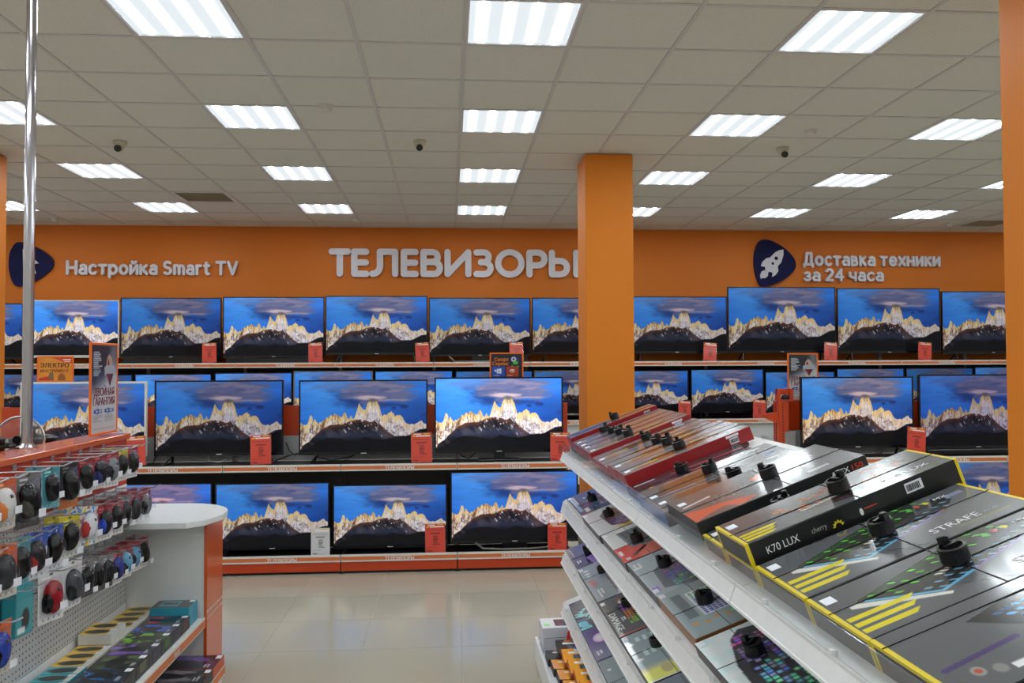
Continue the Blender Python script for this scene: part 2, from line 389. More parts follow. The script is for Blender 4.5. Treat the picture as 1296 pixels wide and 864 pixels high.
    im = im*(1-smooth(-3, 6, Y-hl)[..., None])+(np.array((8, 8, 10.))+np.array((10, 11, 11.))*fbm(X/50, Y/30, 3, 95)[..., None])*smooth(-3, 6, Y-hl)[..., None]
    im = im.reshape(NY, k, NX, k, 3).mean((1, 3))
    me = img_mesh('television_picture', im, 1, 1, SCR)
    n = len(me.vertices); co = np.empty(n*3); me.vertices.foreach_get('co', co); co = co.reshape(-1, 3)
    co = np.stack([co[:, 0]-.5, np.zeros(n), co[:, 1]+1], -1); me.vertices.foreach_set('co', co.ravel()); me.update()
    return me

# ------------------------------------------------------------------ room shell
X0, X1, Y0, Y1 = -7.4, 9.4, -5.2, 11.05
FZ = 0.
P = .568; FX = .072; FY = .35
fl = struct('floor', MB().box(X0, X1, Y0, Y1, -.12, -.003), GROUT)
tile_me = MB().box(.0012, P-.0012, .0012, P-.0012, -.012, 0).mesh('floor_tile', FTILE)
rest = MB()
for i in range(int((X0-FX)//P)-1, int((X1-FX)//P)+2):
    for j in range(int((Y0-FY)//P)-1, int((Y1-FY)//P)+2):
        x, y = FX+i*P, FY+j*P
        if -2.4 < x < 1.5 and 3.1 < y < 7.2:
            obj('floor_tile', tile_me, fl, (x, y, 0))
        else:
            a, b, c, d = max(x+.0012, X0), min(x+P-.0012, X1), max(y+.0012, Y0), min(y+P-.0012, Y1)
            if a < b and c < d: rest.add([(a, c, 0), (b, c, 0), (b, d, 0), (a, d, 0)], [(0, 1, 2, 3)])
o = part('floor_tiling', rest, FTILE, fl); o['kind'] = 'stuff'

struct('wall_back', MB().box(X0, X1, Y1, Y1+.2, 0, HC+.3), WALL_OR)
struct('wall_left', MB().box(X0-.2, X0, Y0, Y1+.2, 0, HC+.3), WALL_W)
struct('wall_right', MB().box(X1, X1+.2, Y0, Y1+.2, 0, HC+.3), WALL_W)
struct('wall_front', MB().box(X0-.2, X1+.2, Y0-.2, Y0, 0, HC+.3), WALL_W)

# ceiling: slab, grid bars, tiles
ce = struct('ceiling', MB().box(X0, X1, Y0, Y1, HC+.2, HC+.3), WALL_W)
GX, GY, G = .0906, 4.1117, .6
LX = [.3906+1.8*k for k in range(-4, 6)]; LY = [4.4117+1.8*r for r in range(-5, 4)]
LX = [x for x in LX if X0+.3 < x < X1-.3]; LY = [y for y in LY if Y0+.3 < y < Y1-.3]
lamps = {(round((x-.3-GX)/G), round((y-.3-GY)/G)) for x in LX for y in LY}
vents = {(-5, 8), (11, 10)}
ct_me = MB().box(.012, G-.012, .012, G-.012, 0, .014).mesh('ceiling_tile', CTILE)
rest = MB()
ix = range(math.floor((X0-GX)/G), math.ceil((X1-GX)/G)); iy = range(math.floor((Y0-GY)/G), math.ceil((Y1-GY)/G))
for i in ix:
    for j in iy:
        if (i, j) in lamps or (i, j) in vents: continue
        x, y = GX+i*G, GY+j*G
        inner = x > X0 and x+G < X1 and y > Y0
        xm = x+.3-.0754*(y+.3)
        if inner and y+G < Y1 and y > 3.4 and abs(xm) < .63*(y+.3)+.4:
            obj('ceiling_tile', ct_me, ce, (x, y, HC+.006))
        else:
            a, b, c, d = max(x+.012, X0), min(x+G-.012, X1), max(y+.012, Y0), min(y+G-.012, Y1)
            if a < b and c < d: rest.box(a, b, c, d, HC+.006, HC+.02)
o = part('ceiling_tiling', rest, CTILE, ce); o['kind'] = 'stuff'
for i in list(ix)[1:]:
    part('grid_bar', MB().box(GX+i*G-.012, GX+i*G+.012, Y0, Y1, HC, HC+.03), TBAR, ce)
for j in list(iy)[1:]:
    part('grid_bar', MB().box(X0, X1, GY+j*G-.012, GY+j*G+.012, HC+.0006, HC+.03), TBAR, ce)
part('wall_angle', MB().box(X0, X1, Y1-.02, Y1, HC-.002, HC+.03), TBAR, ce)

# ceiling lamps
lf_me = MB()
for a in ((-.288, .288, -.288, -.279), (-.288, .288, .279, .288), (-.288, -.279, -.279, .279), (.279, .288, -.279, .279)):
    lf_me.box(a[0], a[1], a[2], a[3], .0, .03)
lf_me = lf_me.mesh('lamp_frame', LAMP_HOUSE)
ld_me = MB().add([(-.279, -.279, .006), (-.279, .279, .006), (.279, .279, .006), (.279, -.279, .006)], [(0, 1, 2, 3)]).mesh('diffuser', LAMPM)
lh_me = MB().box(-.285, .285, -.285, .285, .03, .1).mesh('housing', LAMP_HOUSE)
LINE = {-2: 'towards the arrow emblem', -1: 'over the Smart TV lettering', 0: 'over the big letters', 1: 'just past the column', 2: 'towards the rocket emblem', 3: 'over the delivery lettering'}
ORD = ['first', 'second', 'third', 'fourth', 'fifth', 'sixth', 'seventh', 'eighth', 'ninth', 'tenth']
for x in LX:
    for y in LY:
        lb = 'square fluorescent panel, %s row from the orange wall, line %s' % (ORD[round((9.8117-y)/1.8)], LINE.get(round((x-.3906)/1.8), 'along the side wall'))
        t = thing('ceiling_lamp', lb, 'ceiling lamp', (x, y, HC+.002), group='fluorescent ceiling panels')
        obj('lamp_frame', lf_me, t); obj('diffuser', ld_me, t); obj('housing', lh_me, t)

# air vents
for (i, j), lb in (((-5, 8), 'dark louvred air vent in the ceiling near the arrow emblem'), ((11, 10), 'dark louvred air vent in the ceiling near the rocket emblem wall')):
    t = thing('air_vent', lb, 'vent', (GX+i*G+.3, GY+j*G+.3, HC+.002))
    f = MB()
    for a in ((-.288, .288, -.288, -.25), (-.288, .288, .25, .288), (-.288, -.25, -.25, .25), (.25, .288, -.25, .25)): f.box(a[0], a[1], a[2], a[3], 0, .02)
    part('vent_frame', f, LAMP_HOUSE, t); part('duct', MB().box(-.26, .26, -.26, .26, .05, .06), mat('dark duct', (26, 24, 20), .8), t)
    sl = MB().add([(-.25, -.018, .0), (.25, -.018, .0), (.25, .018, .03), (-.25, .018, .03), (-.25, -.018, .003), (.25, -.018, .003), (.25, .018, .033), (-.25, .018, .033)],
                  [(0, 1, 2, 3), (4, 7, 6, 5), (0, 4, 5, 1), (1, 5, 6, 2), (2, 6, 7, 3), (3, 7, 4, 0)]).mesh('slat', mat('vent slat', (200, 192, 170), .5))
    for k in range(11): obj('slat', sl, t, (0, -.225+.045*k, .004))
# dome cameras
cb = MB().lathe([(.055, 0), (.055, -.012), (.047, -.03), (.04, -.045), (.02, -.05)], 20).mesh('camera_base', CAMB, smooth=True)
ball = MB().lathe([(.004, -.036), (.02, -.03), (.031, -.015), (.036, 0), (.031, .018), (.02, .03), (.004, .035)], 18)
ball = ball.mesh('camera_ball', CAMB, smooth=True)
eye = MB().cyl((0, -.022, -.012), (0, -.042, -.02), .027, 16).mesh('lens', mat('camera lens', (10, 11, 16), .08))
for x, y, lb in ((-2.645, 6.95, 'small beige dome camera on the ceiling above the power tool sign'), (-.23, 6.785, 'small beige dome camera on the ceiling before the big grey letters'), (2.81, 6.83, 'small beige dome camera on the ceiling past the orange column')):
    t = thing('dome_camera', lb, 'camera', (x, y, HC+.006))
    obj('camera_base', cb, t); b = obj('camera_ball', ball, t, (0, -.012, -.05)); obj('lens', eye, b)
# smoke detectors
sb = MB().lathe([(.05, 0), (.05, -.014), (.044, -.018)], 20).mesh('detector_base', SMOKE, smooth=False)
sc_ = MB().lathe([(.038, -.018), (.038, -.036), (.03, -.046), (.008, -.048)], 20).mesh('detector_cap', SMOKE, smooth=False)
for x, y, lb in ((-.85, 5.89, 'round white smoke detector on the ceiling between two lamp rows'), (2.82, 6.3, 'round white smoke detector beside the dome camera past the column'),
                 (-4.8, 10.6, 'round white smoke detector above the arrow emblem'), (-1.14, 10.44, 'round white smoke detector above the big grey letters'), (6.5, 10.4, 'round white smoke detector beside the far ceiling vent')):
    t = thing('smoke_detector', lb, 'smoke detector', (x, y, HC+.006)); obj('detector_base', sb, t); obj('detector_cap', sc_, t)

# columns
def column(x0, x1, y0, y1, lb):
    t = thing('column', lb, 'column', ((x0+x1)/2, (y0+y1)/2, 0)); a, b = (x1-x0)/2, (y1-y0)/2
    part('shaft', MB().box(-a, a, -b, b, .08, HC-.004), COL_OR, t, bevel=.006)
    part('skirting', MB().box(-a-.012, a+.012, -b-.012, b+.012, 0, .08), mat('grey skirting', (120, 116, 110), .5), t)
    return t
column(1.17, 1.585, 7.08, 7.51, 'square orange column standing past the end of the television gondola')
column(-4.24, -3.80, 7.08, 7.51, 'square orange column beside the arrow emblem and power tool sign')
column(2.50, 2.94, 3.16, 3.6, 'square orange column beside the keyboard shelves')

# ------------------------------------------------------------------ wall lettering and emblems
ZU = .002713
def zc(zx, zy): return (-1.55+(zx-61)*ZU, 2.783+(191-zy)*ZU)
def arc(cx, cy, rx, ry, a0, a1, n=9): return [(cx+rx*math.cos(math.radians(a0+(a1-a0)*i/n)), cy+ry*math.sin(math.radians(a0+(a1-a0)*i/n))) for i in range(n+1)]
def E_(x): return [[(x, 72), (x, 178)], [(x, 72), (x+56, 72)], [(x, 124), (x+54, 124)], [(x, 178), (x+56, 178)]]
LET = [
 [[(75, 72), (152, 72)], [(113, 72), (113, 178)]], E_(182),
 [[(304, 72), (376, 72)], [(376, 72), (376, 178)], [(304, 72), (304, 140)]+arc(268, 140, 36, 38, 0, 90)],
 E_(418),
 [[(512, 178), (512, 72)], [(512, 72), (555, 72)]+arc(556, 96, 24, 24, -90, 90)+[(512, 120)], [(512, 120), (562, 120)]+arc(562, 149, 29, 29, -90, 90)+[(512, 178)]],
 [[(628, 72), (628, 178)], [(628, 178), (728, 72)], [(728, 72), (728, 178)]],
 [[(768, 73)]+arc(802, 96, 25, 24, -90, 90)+[(790, 120)], [(790, 121)]+arc(805, 149, 31, 29, -90, 90)+[(768, 177)]],
 [arc(930, 125, 57, 54, 0, 360, 30)],
 [[(1026, 178), (1026, 72)], [(1026, 72), (1066, 72)]+arc(1068, 103, 32, 31, -90, 90)+[(1026, 134)]],
 [[(1136, 72), (1136, 178)], [(1136, 112), (1176, 112)]+arc(1177, 145, 33, 33, -90, 90)+[(1136, 178)], [(1256, 72), (1256, 178)]]]
def stroke(mb, pts, r, y0, y1, off=0.):
    def cap(p, q, a, b):
        d = Vector((q[0]-p[0], q[1]-p[1])); L = d.length or 1e-6; ang = math.atan2(d.y, d.x); poly = []
        for i in range(9): t = ang+PI/2+PI*i/8; poly.append((p[0]+r*math.cos(t), p[1]+r*math.sin(t)))
        for i in range(9): t = ang-PI/2+PI*i/8; poly.append((q[0]+r*math.cos(t), q[1]+r*math.sin(t)))
        mb.prism(poly, a, b, 'xz')
    for i in range(len(pts)-1): cap(pts[i], pts[i+1], y0+.00006*i+off, y1-.0001*i-off)
sg = thing('wall_sign', 'big rounded grey letters mounted on the orange wall, reading ТЕЛЕВИЗОРЫ', 'sign', (0, Y1, 2.78))
for L_ in LET:
    mb = MB()
    for n_, s_ in enumerate(L_): stroke(mb, [(zc(*p)[0], zc(*p)[1]-2.78) for p in s_], 15.2*ZU, -.05, -.008, .0021*n_)
    part('letter', mb, LETTER, sg)
def el(cx, cy, rx, ry, a0=0, a1=360, n=14): return arc(cx, cy, rx, ry, a0, a1, n)
I_ = [[(0, .7), (0, 0)], [(0, 0), (.46, .7)], [(.46, .7), (.46, 0)]]
GL = {'Н': (.62, [[(0, 0), (0, 1)], [(.62, 0), (.62, 1)], [(0, .5), (.62, .5)]]), 'о': (.5, [el(.25, .35, .25, .35, 0, 360, 20)]),
 'а': (.44, [[(.44, 0), (.44, .48)], el(.24, .48, .2, .22, 140, 0, 8), el(.22, .2, .22, .2, 0, 360, 18)]), 'с': (.44, [el(.25, .35, .25, .35, 48, 312)]),
 'т': (.46, [[(0, .7), (.46, .7)], [(.23, .7), (.23, 0)]]), 'р': (.5, [[(0, .7), (0, -.28)], el(.25, .35, .25, .35, 0, 360, 20)]),
 'и': (.46, I_), 'й': (.46, I_+[el(.23, 1.0, .13, .1, 180, 360, 6)]), 'к': (.42, [[(0, 0), (0, .7)], [(.03, .34), (.4, .7)], [(.13, .42), (.42, 0)]]),
 'S': (.5, [el(.25, .76, .22, .24, 40, 270, 10)+el(.25, .26, .24, .26, 90, -140, 10)[1:]]), 'm': (.66, [[(0, 0), (0, .7)], el(.165, .5, .165, .2, 180, 0, 8)+[(.33, 0)], el(.495, .5, .165, .2, 180, 0, 8)+[(.66, 0)]]),
 'r': (.3, [[(0, 0), (0, .7)], el(.2, .46, .2, .24, 180, 65, 6)]), 't': (.32, [[(.12, .95), (.12, .18)]+el(.26, .16, .14, .16, 180, 285, 6), [(0, .7), (.32, .7)]]),
 'T': (.6, [[(0, 1), (.6, 1)], [(.3, 1), (.3, 0)]]), 'V': (.6, [[(0, 1), (.3, 0)], [(.3, 0), (.6, 1)]]),
 'Д': (.68, [[(.2, 1), (.56, 1)], [(.56, 1), (.56, .05)], [(.2, 1), (.17, .4), (.08, .05)], [(0, .05), (.68, .05)], [(0, .05), (0, -.14)], [(.68, .05), (.68, -.14)]]),
 'в': (.42, [[(0, 0), (0, .7)], [(0, .7)]+el(.2, .54, .15, .16, 90, -90, 8)+[(0, .38)], [(0, .38)]+el(.23, .19, .18, .19, 90, -90, 8)+[(0, 0)]]),
 'е': (.5, [el(.25, .35, .25, .35, 0, 315), [(.0, .36), (.5, .36)]]), 'х': (.44, [[(0, 0), (.44, .7)], [(0, .7), (.44, 0)]]), 'н': (.46, [[(0, 0), (0, .7)], [(.46, 0), (.46, .7)], [(0, .36), (.46, .36)]]),
 'з': (.38, [el(.17, .53, .18, .17, 150, -90, 9), el(.17, .18, .2, .18, 90, -150, 9)]), '2': (.5, [el(.24, .74, .24, .26, 160, -30, 9)+[(0, 0)], [(0, 0), (.5, 0)]]),
 '4': (.52, [[(.38, 0), (.38, 1)], [(.38, 1), (0, .3)], [(0, .3), (.52, .3)]]), 'ч': (.42, [[(0, .7), (0, .48)]+el(.18, .46, .18, .18, 180, 270, 6)+[(.42, .28)], [(.42, .7), (.42, 0)]])}
GL['a'] = GL['а']
def text_sign(lines, label):
    x, z = lines[0][1], lines[-1][2]
    t = thing('wall_sign', label, 'sign', (x, Y1, z))
    for body, lx, lz, wd, cap in lines:
        gap = .27; tot = sum((GL[ch][0]+gap) if ch != ' ' else .3 for ch in body)-gap; r_ = .095*cap; kx = (wd-2*r_)/tot; u = 0
        for ch in body:
            if ch == ' ': u += .3; continue
            w_, st = GL[ch]; mb = MB()
            for n_, s_ in enumerate(st): stroke(mb, [(lx-x+r_+(u+p[0])*kx, lz-z+p[1]*(cap-2*r_)+r_) for p in s_], r_, -.045, -.006, .0018*n_)
            part('letter', mb, LETTER, t); u += w_+gap
text_sign([('Настройка Smart TV', -4.841, 2.79, 2.137, .188)], 'grey letters on the orange wall reading Настройка Smart TV')
text_sign([('Доставка техники', 4.797, 2.945, 1.944, .192), ('за 24 часа', 4.805, 2.737, 1.122, .18)], 'two lines of grey letters on the orange wall reading Доставка техники за 24 часа')

def smooth_poly(P, n=5):
    out = []; k = len(P)
    for i in range(k):
        p0, p1, p2, p3 = (np.array(P[(i+j) % k], float) for j in (-1, 0, 1, 2))
        for t in np.arange(n)/n: out.append(tuple(.5*((2*p1)+(-p0+p2)*t+(2*p0-5*p1+4*p2-p3)*t*t+(-p0+3*p1-3*p2+p3)*t**3)))
    return out
def emblem(label, outline, shapes, ox, oz, k, zx, zy):
    t = thing('wall_emblem', label, 'emblem', (ox, Y1, oz))
    def cv(P): return [((x-zx)*k, (zy-y)*k) for x, y in P]
    part('plate', MB().prism(cv(smooth_poly(outline)), -.035, -.005, 'xz'), NAVY, t)
    for nm, P, M, d in shapes: part(nm, MB().prism(cv(P), -.035-d, -.034, 'xz'), M, t)
emblem('navy rounded emblem with a white arrow cursor on the orange wall', [(40,160),(45,100),(70,50),(100,38),(150,48),(220,85),(270,125),(282,157),(270,190),(220,235),(150,275),(110,287),(80,285),(60,260),(45,210)],
       [('arrow_cursor', [(118,78),(205,158),(170,163),(191,214),(175,222),(153,172),(122,202)], LETTER, .012)], -5.543, 2.644, .547/243, 40, 287)
R_ = [(250,108),(250,140),(235,185),(215,205),(218,235),(200,258),(180,268),(185,245),(172,238),(160,240),(140,225),(142,210),(115,205),(125,180),(150,158),(170,155),(200,125),(225,112)]
emblem('navy rounded emblem with a white rocket on the orange wall', [(76,180),(82,120),(105,65),(140,50),(190,60),(260,100),(310,150),(326,195),(310,235),(250,285),(180,315),(125,322),(100,300),(82,240)],
       [('rocket', R_, LETTER, .012), ('flame', [(112,280),(110,255),(120,235),(140,228),(158,240),(155,262),(140,275),(125,274)], LETTER, .012),
        ('porthole', arc(206,160,11,11,0,330,11), NAVY, .014), ('porthole', arc(185,190,8,8,0,330,11), NAVY, .014)], 4.116, 2.67, .582/250, 76, 322)

# ------------------------------------------------------------------ television shelving
RAILTXT = text_mesh('ТЕЛЕВИЗОРЫ', .225, .026, 0, INKW, .03)
def rail(parent, x0, x1, y, zc_, hh=.027):
    r = part('price_rail', MB().box(x0+.003, x1-.003, y, y+.014, zc_-hh, zc_+hh, 0).box(x0+.006, x1-.006, y-.0015, y+.001, zc_-hh*.55, zc_+hh*.45, 1), [RAILW, RAILO], parent)
    obj('lettering', RAILTXT, r, ((x0+x1)/2-.11, y-.0022, zc_-.017), UPR)
    return r
# shelving along the back wall
wu = thing('wall_shelving', 'long black two-level television shelving along the orange back wall', 'shelving', (0, 10.7, 0))
xs = [-6.213+1.205*i for i in range(13)]
wu.location = (0, 0, 0)
for a, b in zip(xs[:-1], xs[1:]):
    for z in (1.655, .925): part('shelf_board', MB().box(a+.001, b-.001, 10.45, 11.0, z-.03, z), DECK, wu)
    part('back_panel', MB().box(a+.002, b-.002, 10.99, 11.02, .93, 1.62), DARKBACK, wu)
    part('front_panel', MB().box(a+.002, b-.002, 10.5, 10.53, .12, .885), SLAB, wu)
    part('plinth', MB().box(a+.002, b-.002, 10.56, 10.6, 0, .12), DARKBACK, wu)
    rail(wu, a, b, 10.434, 1.632, .03); rail(wu, a, b, 10.434, .9, .03)
for a in xs:
    part('upright', MB().box(a-.02, a+.02, 10.97, 11.03, 0, 2.12), PGREY, wu)
# poster on the white front panel
cv = Cv(.34, .2, 40, (238, 240, 242)); cv.poly([(.02, .03), (.1, .02), (.14, .1), (.06, .12)], (90, 180, 214)); cv.poly([(.1, .1), (.2, .04), (.26, .14), (.15, .17)], (226, 220, 176)); cv.rect(.2, .15, .3, .17, (220, 120, 60))
o = obj('promotional_sticker', cv.mesh('promotional_sticker', PRINT), None, (3.4, 10.497, .82), UPR)
tag(o, 'pale promotional sticker with blue and yellow shapes on the white panel', 'sticker')

def gondola(xs, label, upright_first, upright_last):
    g = thing('television_gondola', label, 'shelving', (0, 0, 0))
    for a, b in zip(xs[:-1], xs[1:]):
        part('kick_panel', MB().box(a+.004, b-.004, 6.665, 6.69, .022, .094), ORED, g)
        part('base', MB().box(a+.002, b-.002, 6.70, 7.0, 0, .1), DECK, g)
        part('shelf_board', MB().box(a+.001, b-.001, 6.665, 7.0, .1, .138), DECK, g)
        part('shelf_board', MB().box(a+.001, b-.001, 6.665, 7.0, .82, .848), DECK, g)
        rail(g, a, b, 6.651, .1235, .0275); rail(g, a, b, 6.651, .826, .0265)
        part('back_panel', MB().box(a+.003, b-.003, 7.0, 7.02, .14, .82), DARKBACK, g)
        part('back_panel', MB().box(a+.003, b-.003, 7.0, 7.02, .85, 1.05), PGREY, g, label='light grey back panel')
        part('back_panel', MB().box(a+.003, b-.003, 7.0, 7.02, 1.052, 1.298), ORED, g, label='orange back panel')
    hole = MB()
    for a in xs:
        u = part('upright', MB().box(a-.02, a+.02, 7.022, 7.07, 0, 1.3), ORED, g)
        s = MB()
        for k in range(22): s.box(a-.021, a+.021, 7.04, 7.052, .86+.02*k, .872+.02*k)
        part('slots', s, INKK, u)
        part('foot', MB().box(a-.02, a+.02, 6.68, 7.05, 0, .02), BLACK, g)
    return g
gondola([-3.551, -2.648, -1.745, -.842, .065, .975], 'orange and black television gondola ending beside the orange column', 0, 1)
g2 = gondola([2.815, 3.72, 4.62, 5.53], 'orange and black television gondola below the rocket emblem', 1, 0)
part('end_post', MB().box(2.775, 2.825, 6.9, 6.95, 0, 1.3), ORED, g2)
s = MB()
for k in range(14): s.box(2.806, 2.814, 6.8985, 6.901, .95+.025*k, .962+.025*k)
part('slots', s, INKK, g2)
part('end_panel', MB().box(2.826, 2.86, 6.9, 6.98, 1.05, 1.3).box(2.826, 2.93, 6.93, 6.98, .85, 1.05, 1), [ORED, PGREY], g2)
part('bracket', MB().prism([(2.64, 1.2), (2.64, 1.172), (2.78, 1.115), (2.78, 1.215)], 6.91, 6.935, 'xz'), ORED, g2)
g2['label'] = 'orange and black television gondola with an empty end bracket, below the rocket emblem'

# ------------------------------------------------------------------ televisions
PIC = tv_picture()
def tv(label, x0, x1, zt, zb, y, shelf, stand='feet', bz='k', tint=(1, 1, 1), gain=1., bw=.012, chin=.022, group=None):
    wd, ht = x1-x0, zt-zb; t = thing('television', label, 'television', ((x0+x1)/2, y, shelf), group=group)
    M = {'k': BEZ, 'w': BEZW, 's': BEZS}[bz]; z0 = zb-shelf; a = wd/2
    if bz == 's': bw = .016
    mb = MB().box(-a+bw*.5, a-bw*.5, .007, .03, z0+.01, z0+ht-bw*.5)
    mb.box(-a, a, 0, .028, z0+ht-bw, z0+ht).box(-a, a, 0, .028, z0, z0+chin).box(-a, -a+bw, 0, .028, z0+chin, z0+ht-bw).box(a-bw, a, 0, .028, z0+chin, z0+ht-bw)
    mb.box(-a*.7, a*.7, .028, .06, z0+.05, z0+ht*.6)
    part('bezel', mb, M, t)
    s = obj('screen', PIC, t, (0, .006, z0+chin), sc=(wd-2*bw, 1, ht-chin-bw)); s.color = (*(gain*c for c in tint), 1)
    obj('logo', MB().box(-.022, .022, -.001, .001, 0, .005).mesh('logo', INKW), t, (0, 0, z0+chin*.4))
    if stand == 'feet':
        for sx in (-1, 1):
            mb = MB()
            for yy in (-.06, .1): mb.tube([(sx*a*.72, .015, z0+.01), (sx*(a*.72+.03), yy, .0165)], .009, 6)
            mb.box(sx*(a*.72+.03)-.01, sx*(a*.72+.03)+.01, -.072, .112, .001, .012)
            part('foot', mb, BLACK, t)
    elif stand == 'centre':
        part('neck', MB().box(-.045, .045, .005, .03, .01, z0+.02), BLACK, t)
        part('stand_plate', MB().box(-.17, .17, -.055, .1, 0, .012), BLACK, t, bevel=.004)
    elif stand == 'silver':
        part('stand_bar', MB().tube([(-a*.62, .01, z0+.005), (-a*.5, -.055, .014), (-a*.2, -.085, .012), (a*.2, -.085, .012), (a*.5, -.055, .014), (a*.62, .01, z0+.005)], .009, 8), BEZS, t, label='curved silver stand bar')
        part('neck', MB().box(-.1, .1, .01, .1, 0, z0+.03), BLACK, t)
    elif stand == 'bar':
        part('soundbar', MB().box(-a*.93, a*.93, -.045, .03, 0, max(.02, z0-.004)), BLACK, t, bevel=.006)
    return t
GW = 'televisions in the long wall rows'
YT = 10.66
top = [(-6.28, -5.187, 2.40, 1.72, 'feet', 'k', .8, 'black television on the top wall shelf beneath the arrow emblem, beside the white-edged set'),
 (-5.178, -4.051, 2.442, 1.735, 'feet', 'w', 1.15, 'white-edged bright television on the top wall shelf beneath the arrow emblem'),
 (-4.032, -2.819, 2.473, 1.73, 'bar', 'k', .62, 'dim black television on the top wall shelf next to the white-edged set'),
 (-2.80, -1.555, 2.485, 1.73, 'bar', 'k', .95, 'black television on the top wall shelf between the Smart TV lettering and the big letters'),
 (-1.541, -.268, 2.50, 1.757, 'feet', 'k', .8, 'tallest black television on the top wall shelf under the first half of the big letters'),
 (-.248, 1.043, 2.479, 1.737, 'silver', 'k', .62, 'dim television with a silver stand bar on the top wall shelf under the big letters'),
 (1.063, 2.27, 2.481, 1.758, 'feet', 'k', .6, 'dim television on the top wall shelf partly behind the orange column'),
 (2.285, 3.613, 2.499, 1.764, 'feet', 'k', .62, 'television on the top wall shelf between the orange column and the rocket emblem'),
 (3.624, 5.074, 2.626, 1.766, 'feet', 'k', .62, 'largest television on the top wall shelf right under the rocket emblem'),
 (5.095, 6.508, 2.614, 1.757, 'feet', 'k', .6, 'large television on the top wall shelf under the words about delivery'),
 (6.53, 7.95, 2.575, 1.745, 'feet', 'k', .6, 'television at the far end of the top wall shelf past the delivery lettering')]
for x0, x1, zt, zb, st, bz, g, lb in top: tv(lb, x0, x1, zt, zb, YT, 1.656, st, bz, (1, 1, 1), g, chin=.03 if st == 'feet' else .022)
second = [(-5.65, -4.787, 1.54, 'k', .5), (-4.768, -3.893, 1.525, 'k', .45), (-3.865, -2.94, 1.53, 'k', .95), (-2.902, -1.954, 1.54, 'k', .95), (-1.939, -.954, 1.56, 's', .85), (-.93, .05, 1.555, 'k', .85),
 (.085, 1.069, 1.55, 'k', .5), (1.089, 2.072, 1.55, 's', .45), (2.113, 3.099, 1.545, 'k', .62), (3.13, 4.099, 1.556, 'k', .6), (4.12, 5.058, 1.52, 'k', .55), (5.086, 6.009, 1.557, 'k', .5), (6.031, 6.962, 1.558, 'k', .28), (6.984, 7.949, 1.569, 'k', .5)]
seclab = ['small television on the lower wall shelf behind the chrome pole', 'small television on the lower wall shelf behind the power tool sign', 'small television on the lower wall shelf behind the white-framed set', 'small bright television on the lower wall shelf, next before the silver-framed one',
 'silver-framed small television on the lower wall shelf under the big letters', 'small television on the lower wall shelf just past the silver-framed one under the big letters', 'small dim television on the lower wall shelf behind the blue and red service sign', 'silver-framed small television on the lower wall shelf half behind the orange column',
 'small television on the lower wall shelf right beside the orange column', 'small television on the lower wall shelf between two red price cards', 'small television on the lower wall shelf behind the orange gondola end post', 'small television on the lower wall shelf behind the set with scratches on the gondola', 'small very dark television on the lower wall shelf', 'small television at the far end of the lower wall shelf']
for (x0, x1, zt, bz, g), lb in zip(second, seclab):
    zb = zt-(x1-x0-.024)*.5625-.034; tv(lb, x0, x1, zt, zb, YT+.02, .926, 'feet', bz, (1, 1, 1), g)
YF = 6.82
tv('white-framed television on the middle gondola shelf behind the chrome pole', -3.331, -2.376, 1.505, .915, YF, .849, 'feet', 'w', (1, 1, 1), .8, chin=.016, bw=.016)
tv('black-framed television with splayed feet on the gondola shelf, next to the white-framed set', -2.315, -1.316, 1.51, .914, YF, .849, 'feet', 'k', (.95, .95, 1), .62)
tv('black-framed television on the gondola shelf between the splayed-feet set and the pale-sky set', -1.194, -.17, 1.507, .909, YF, .849, 'feet', 'k', (1, 1, 1), .8)
tv('brightest television, pale sky, on a black centre stand on the gondola shelf', -.115, .931, 1.523, .912, YF, .849, 'centre', 'k', (1.0, 1.0, 1.0), 1.55)
tv('vivid high-contrast television on the gondola shelf beside the tall warranty sign below the rocket', 2.935, 3.914, 1.51, .911, YF, .849, 'feet', 'k', (1.05, .95, .85), .95)
tv('dull greyish television with a shiny soundbar base on the gondola shelf beside the shelves column', 3.963, 5.0, 1.525, .9, YF, .849, 'bar', 'k', (.95, .9, 1.1), .5)
tv('television on the bottom gondola deck behind the white counter', -2.755, -1.867, .702, .165, YF, .139, 'feet', 'k', (1.2, .95, 1.05), .9)
tv('television on the bottom gondola deck behind the white price card', -1.846, -.952, .695, .165, YF, .139, 'feet', 'k', (1, 1, 1), .75)
tv('television on the bottom gondola deck between the white-card set and the silver-stand set', -.927, -.015, .67, .16, YF, .139, 'feet', 'k', (1, 1, 1), .85)
tv('largest bottom-deck television on a curved silver stand bar beside the orange column', .011, 1.05, .762, .185, YF, .139, 'silver', 'k', (1.05, .98, 1), .95)
tv('bottom-deck television behind the keyboard boxes, at the bracket end of the gondola', 2.9, 3.93, .783, .185, YF, .139, 'feet', 'k', (1, 1, 1), .8)
tv('bottom-deck television behind the keyboard boxes, beside the shelves column', 3.97, 5.081, .788, .185, YF, .139, 'feet', 'k', (1, 1, 1), .6)

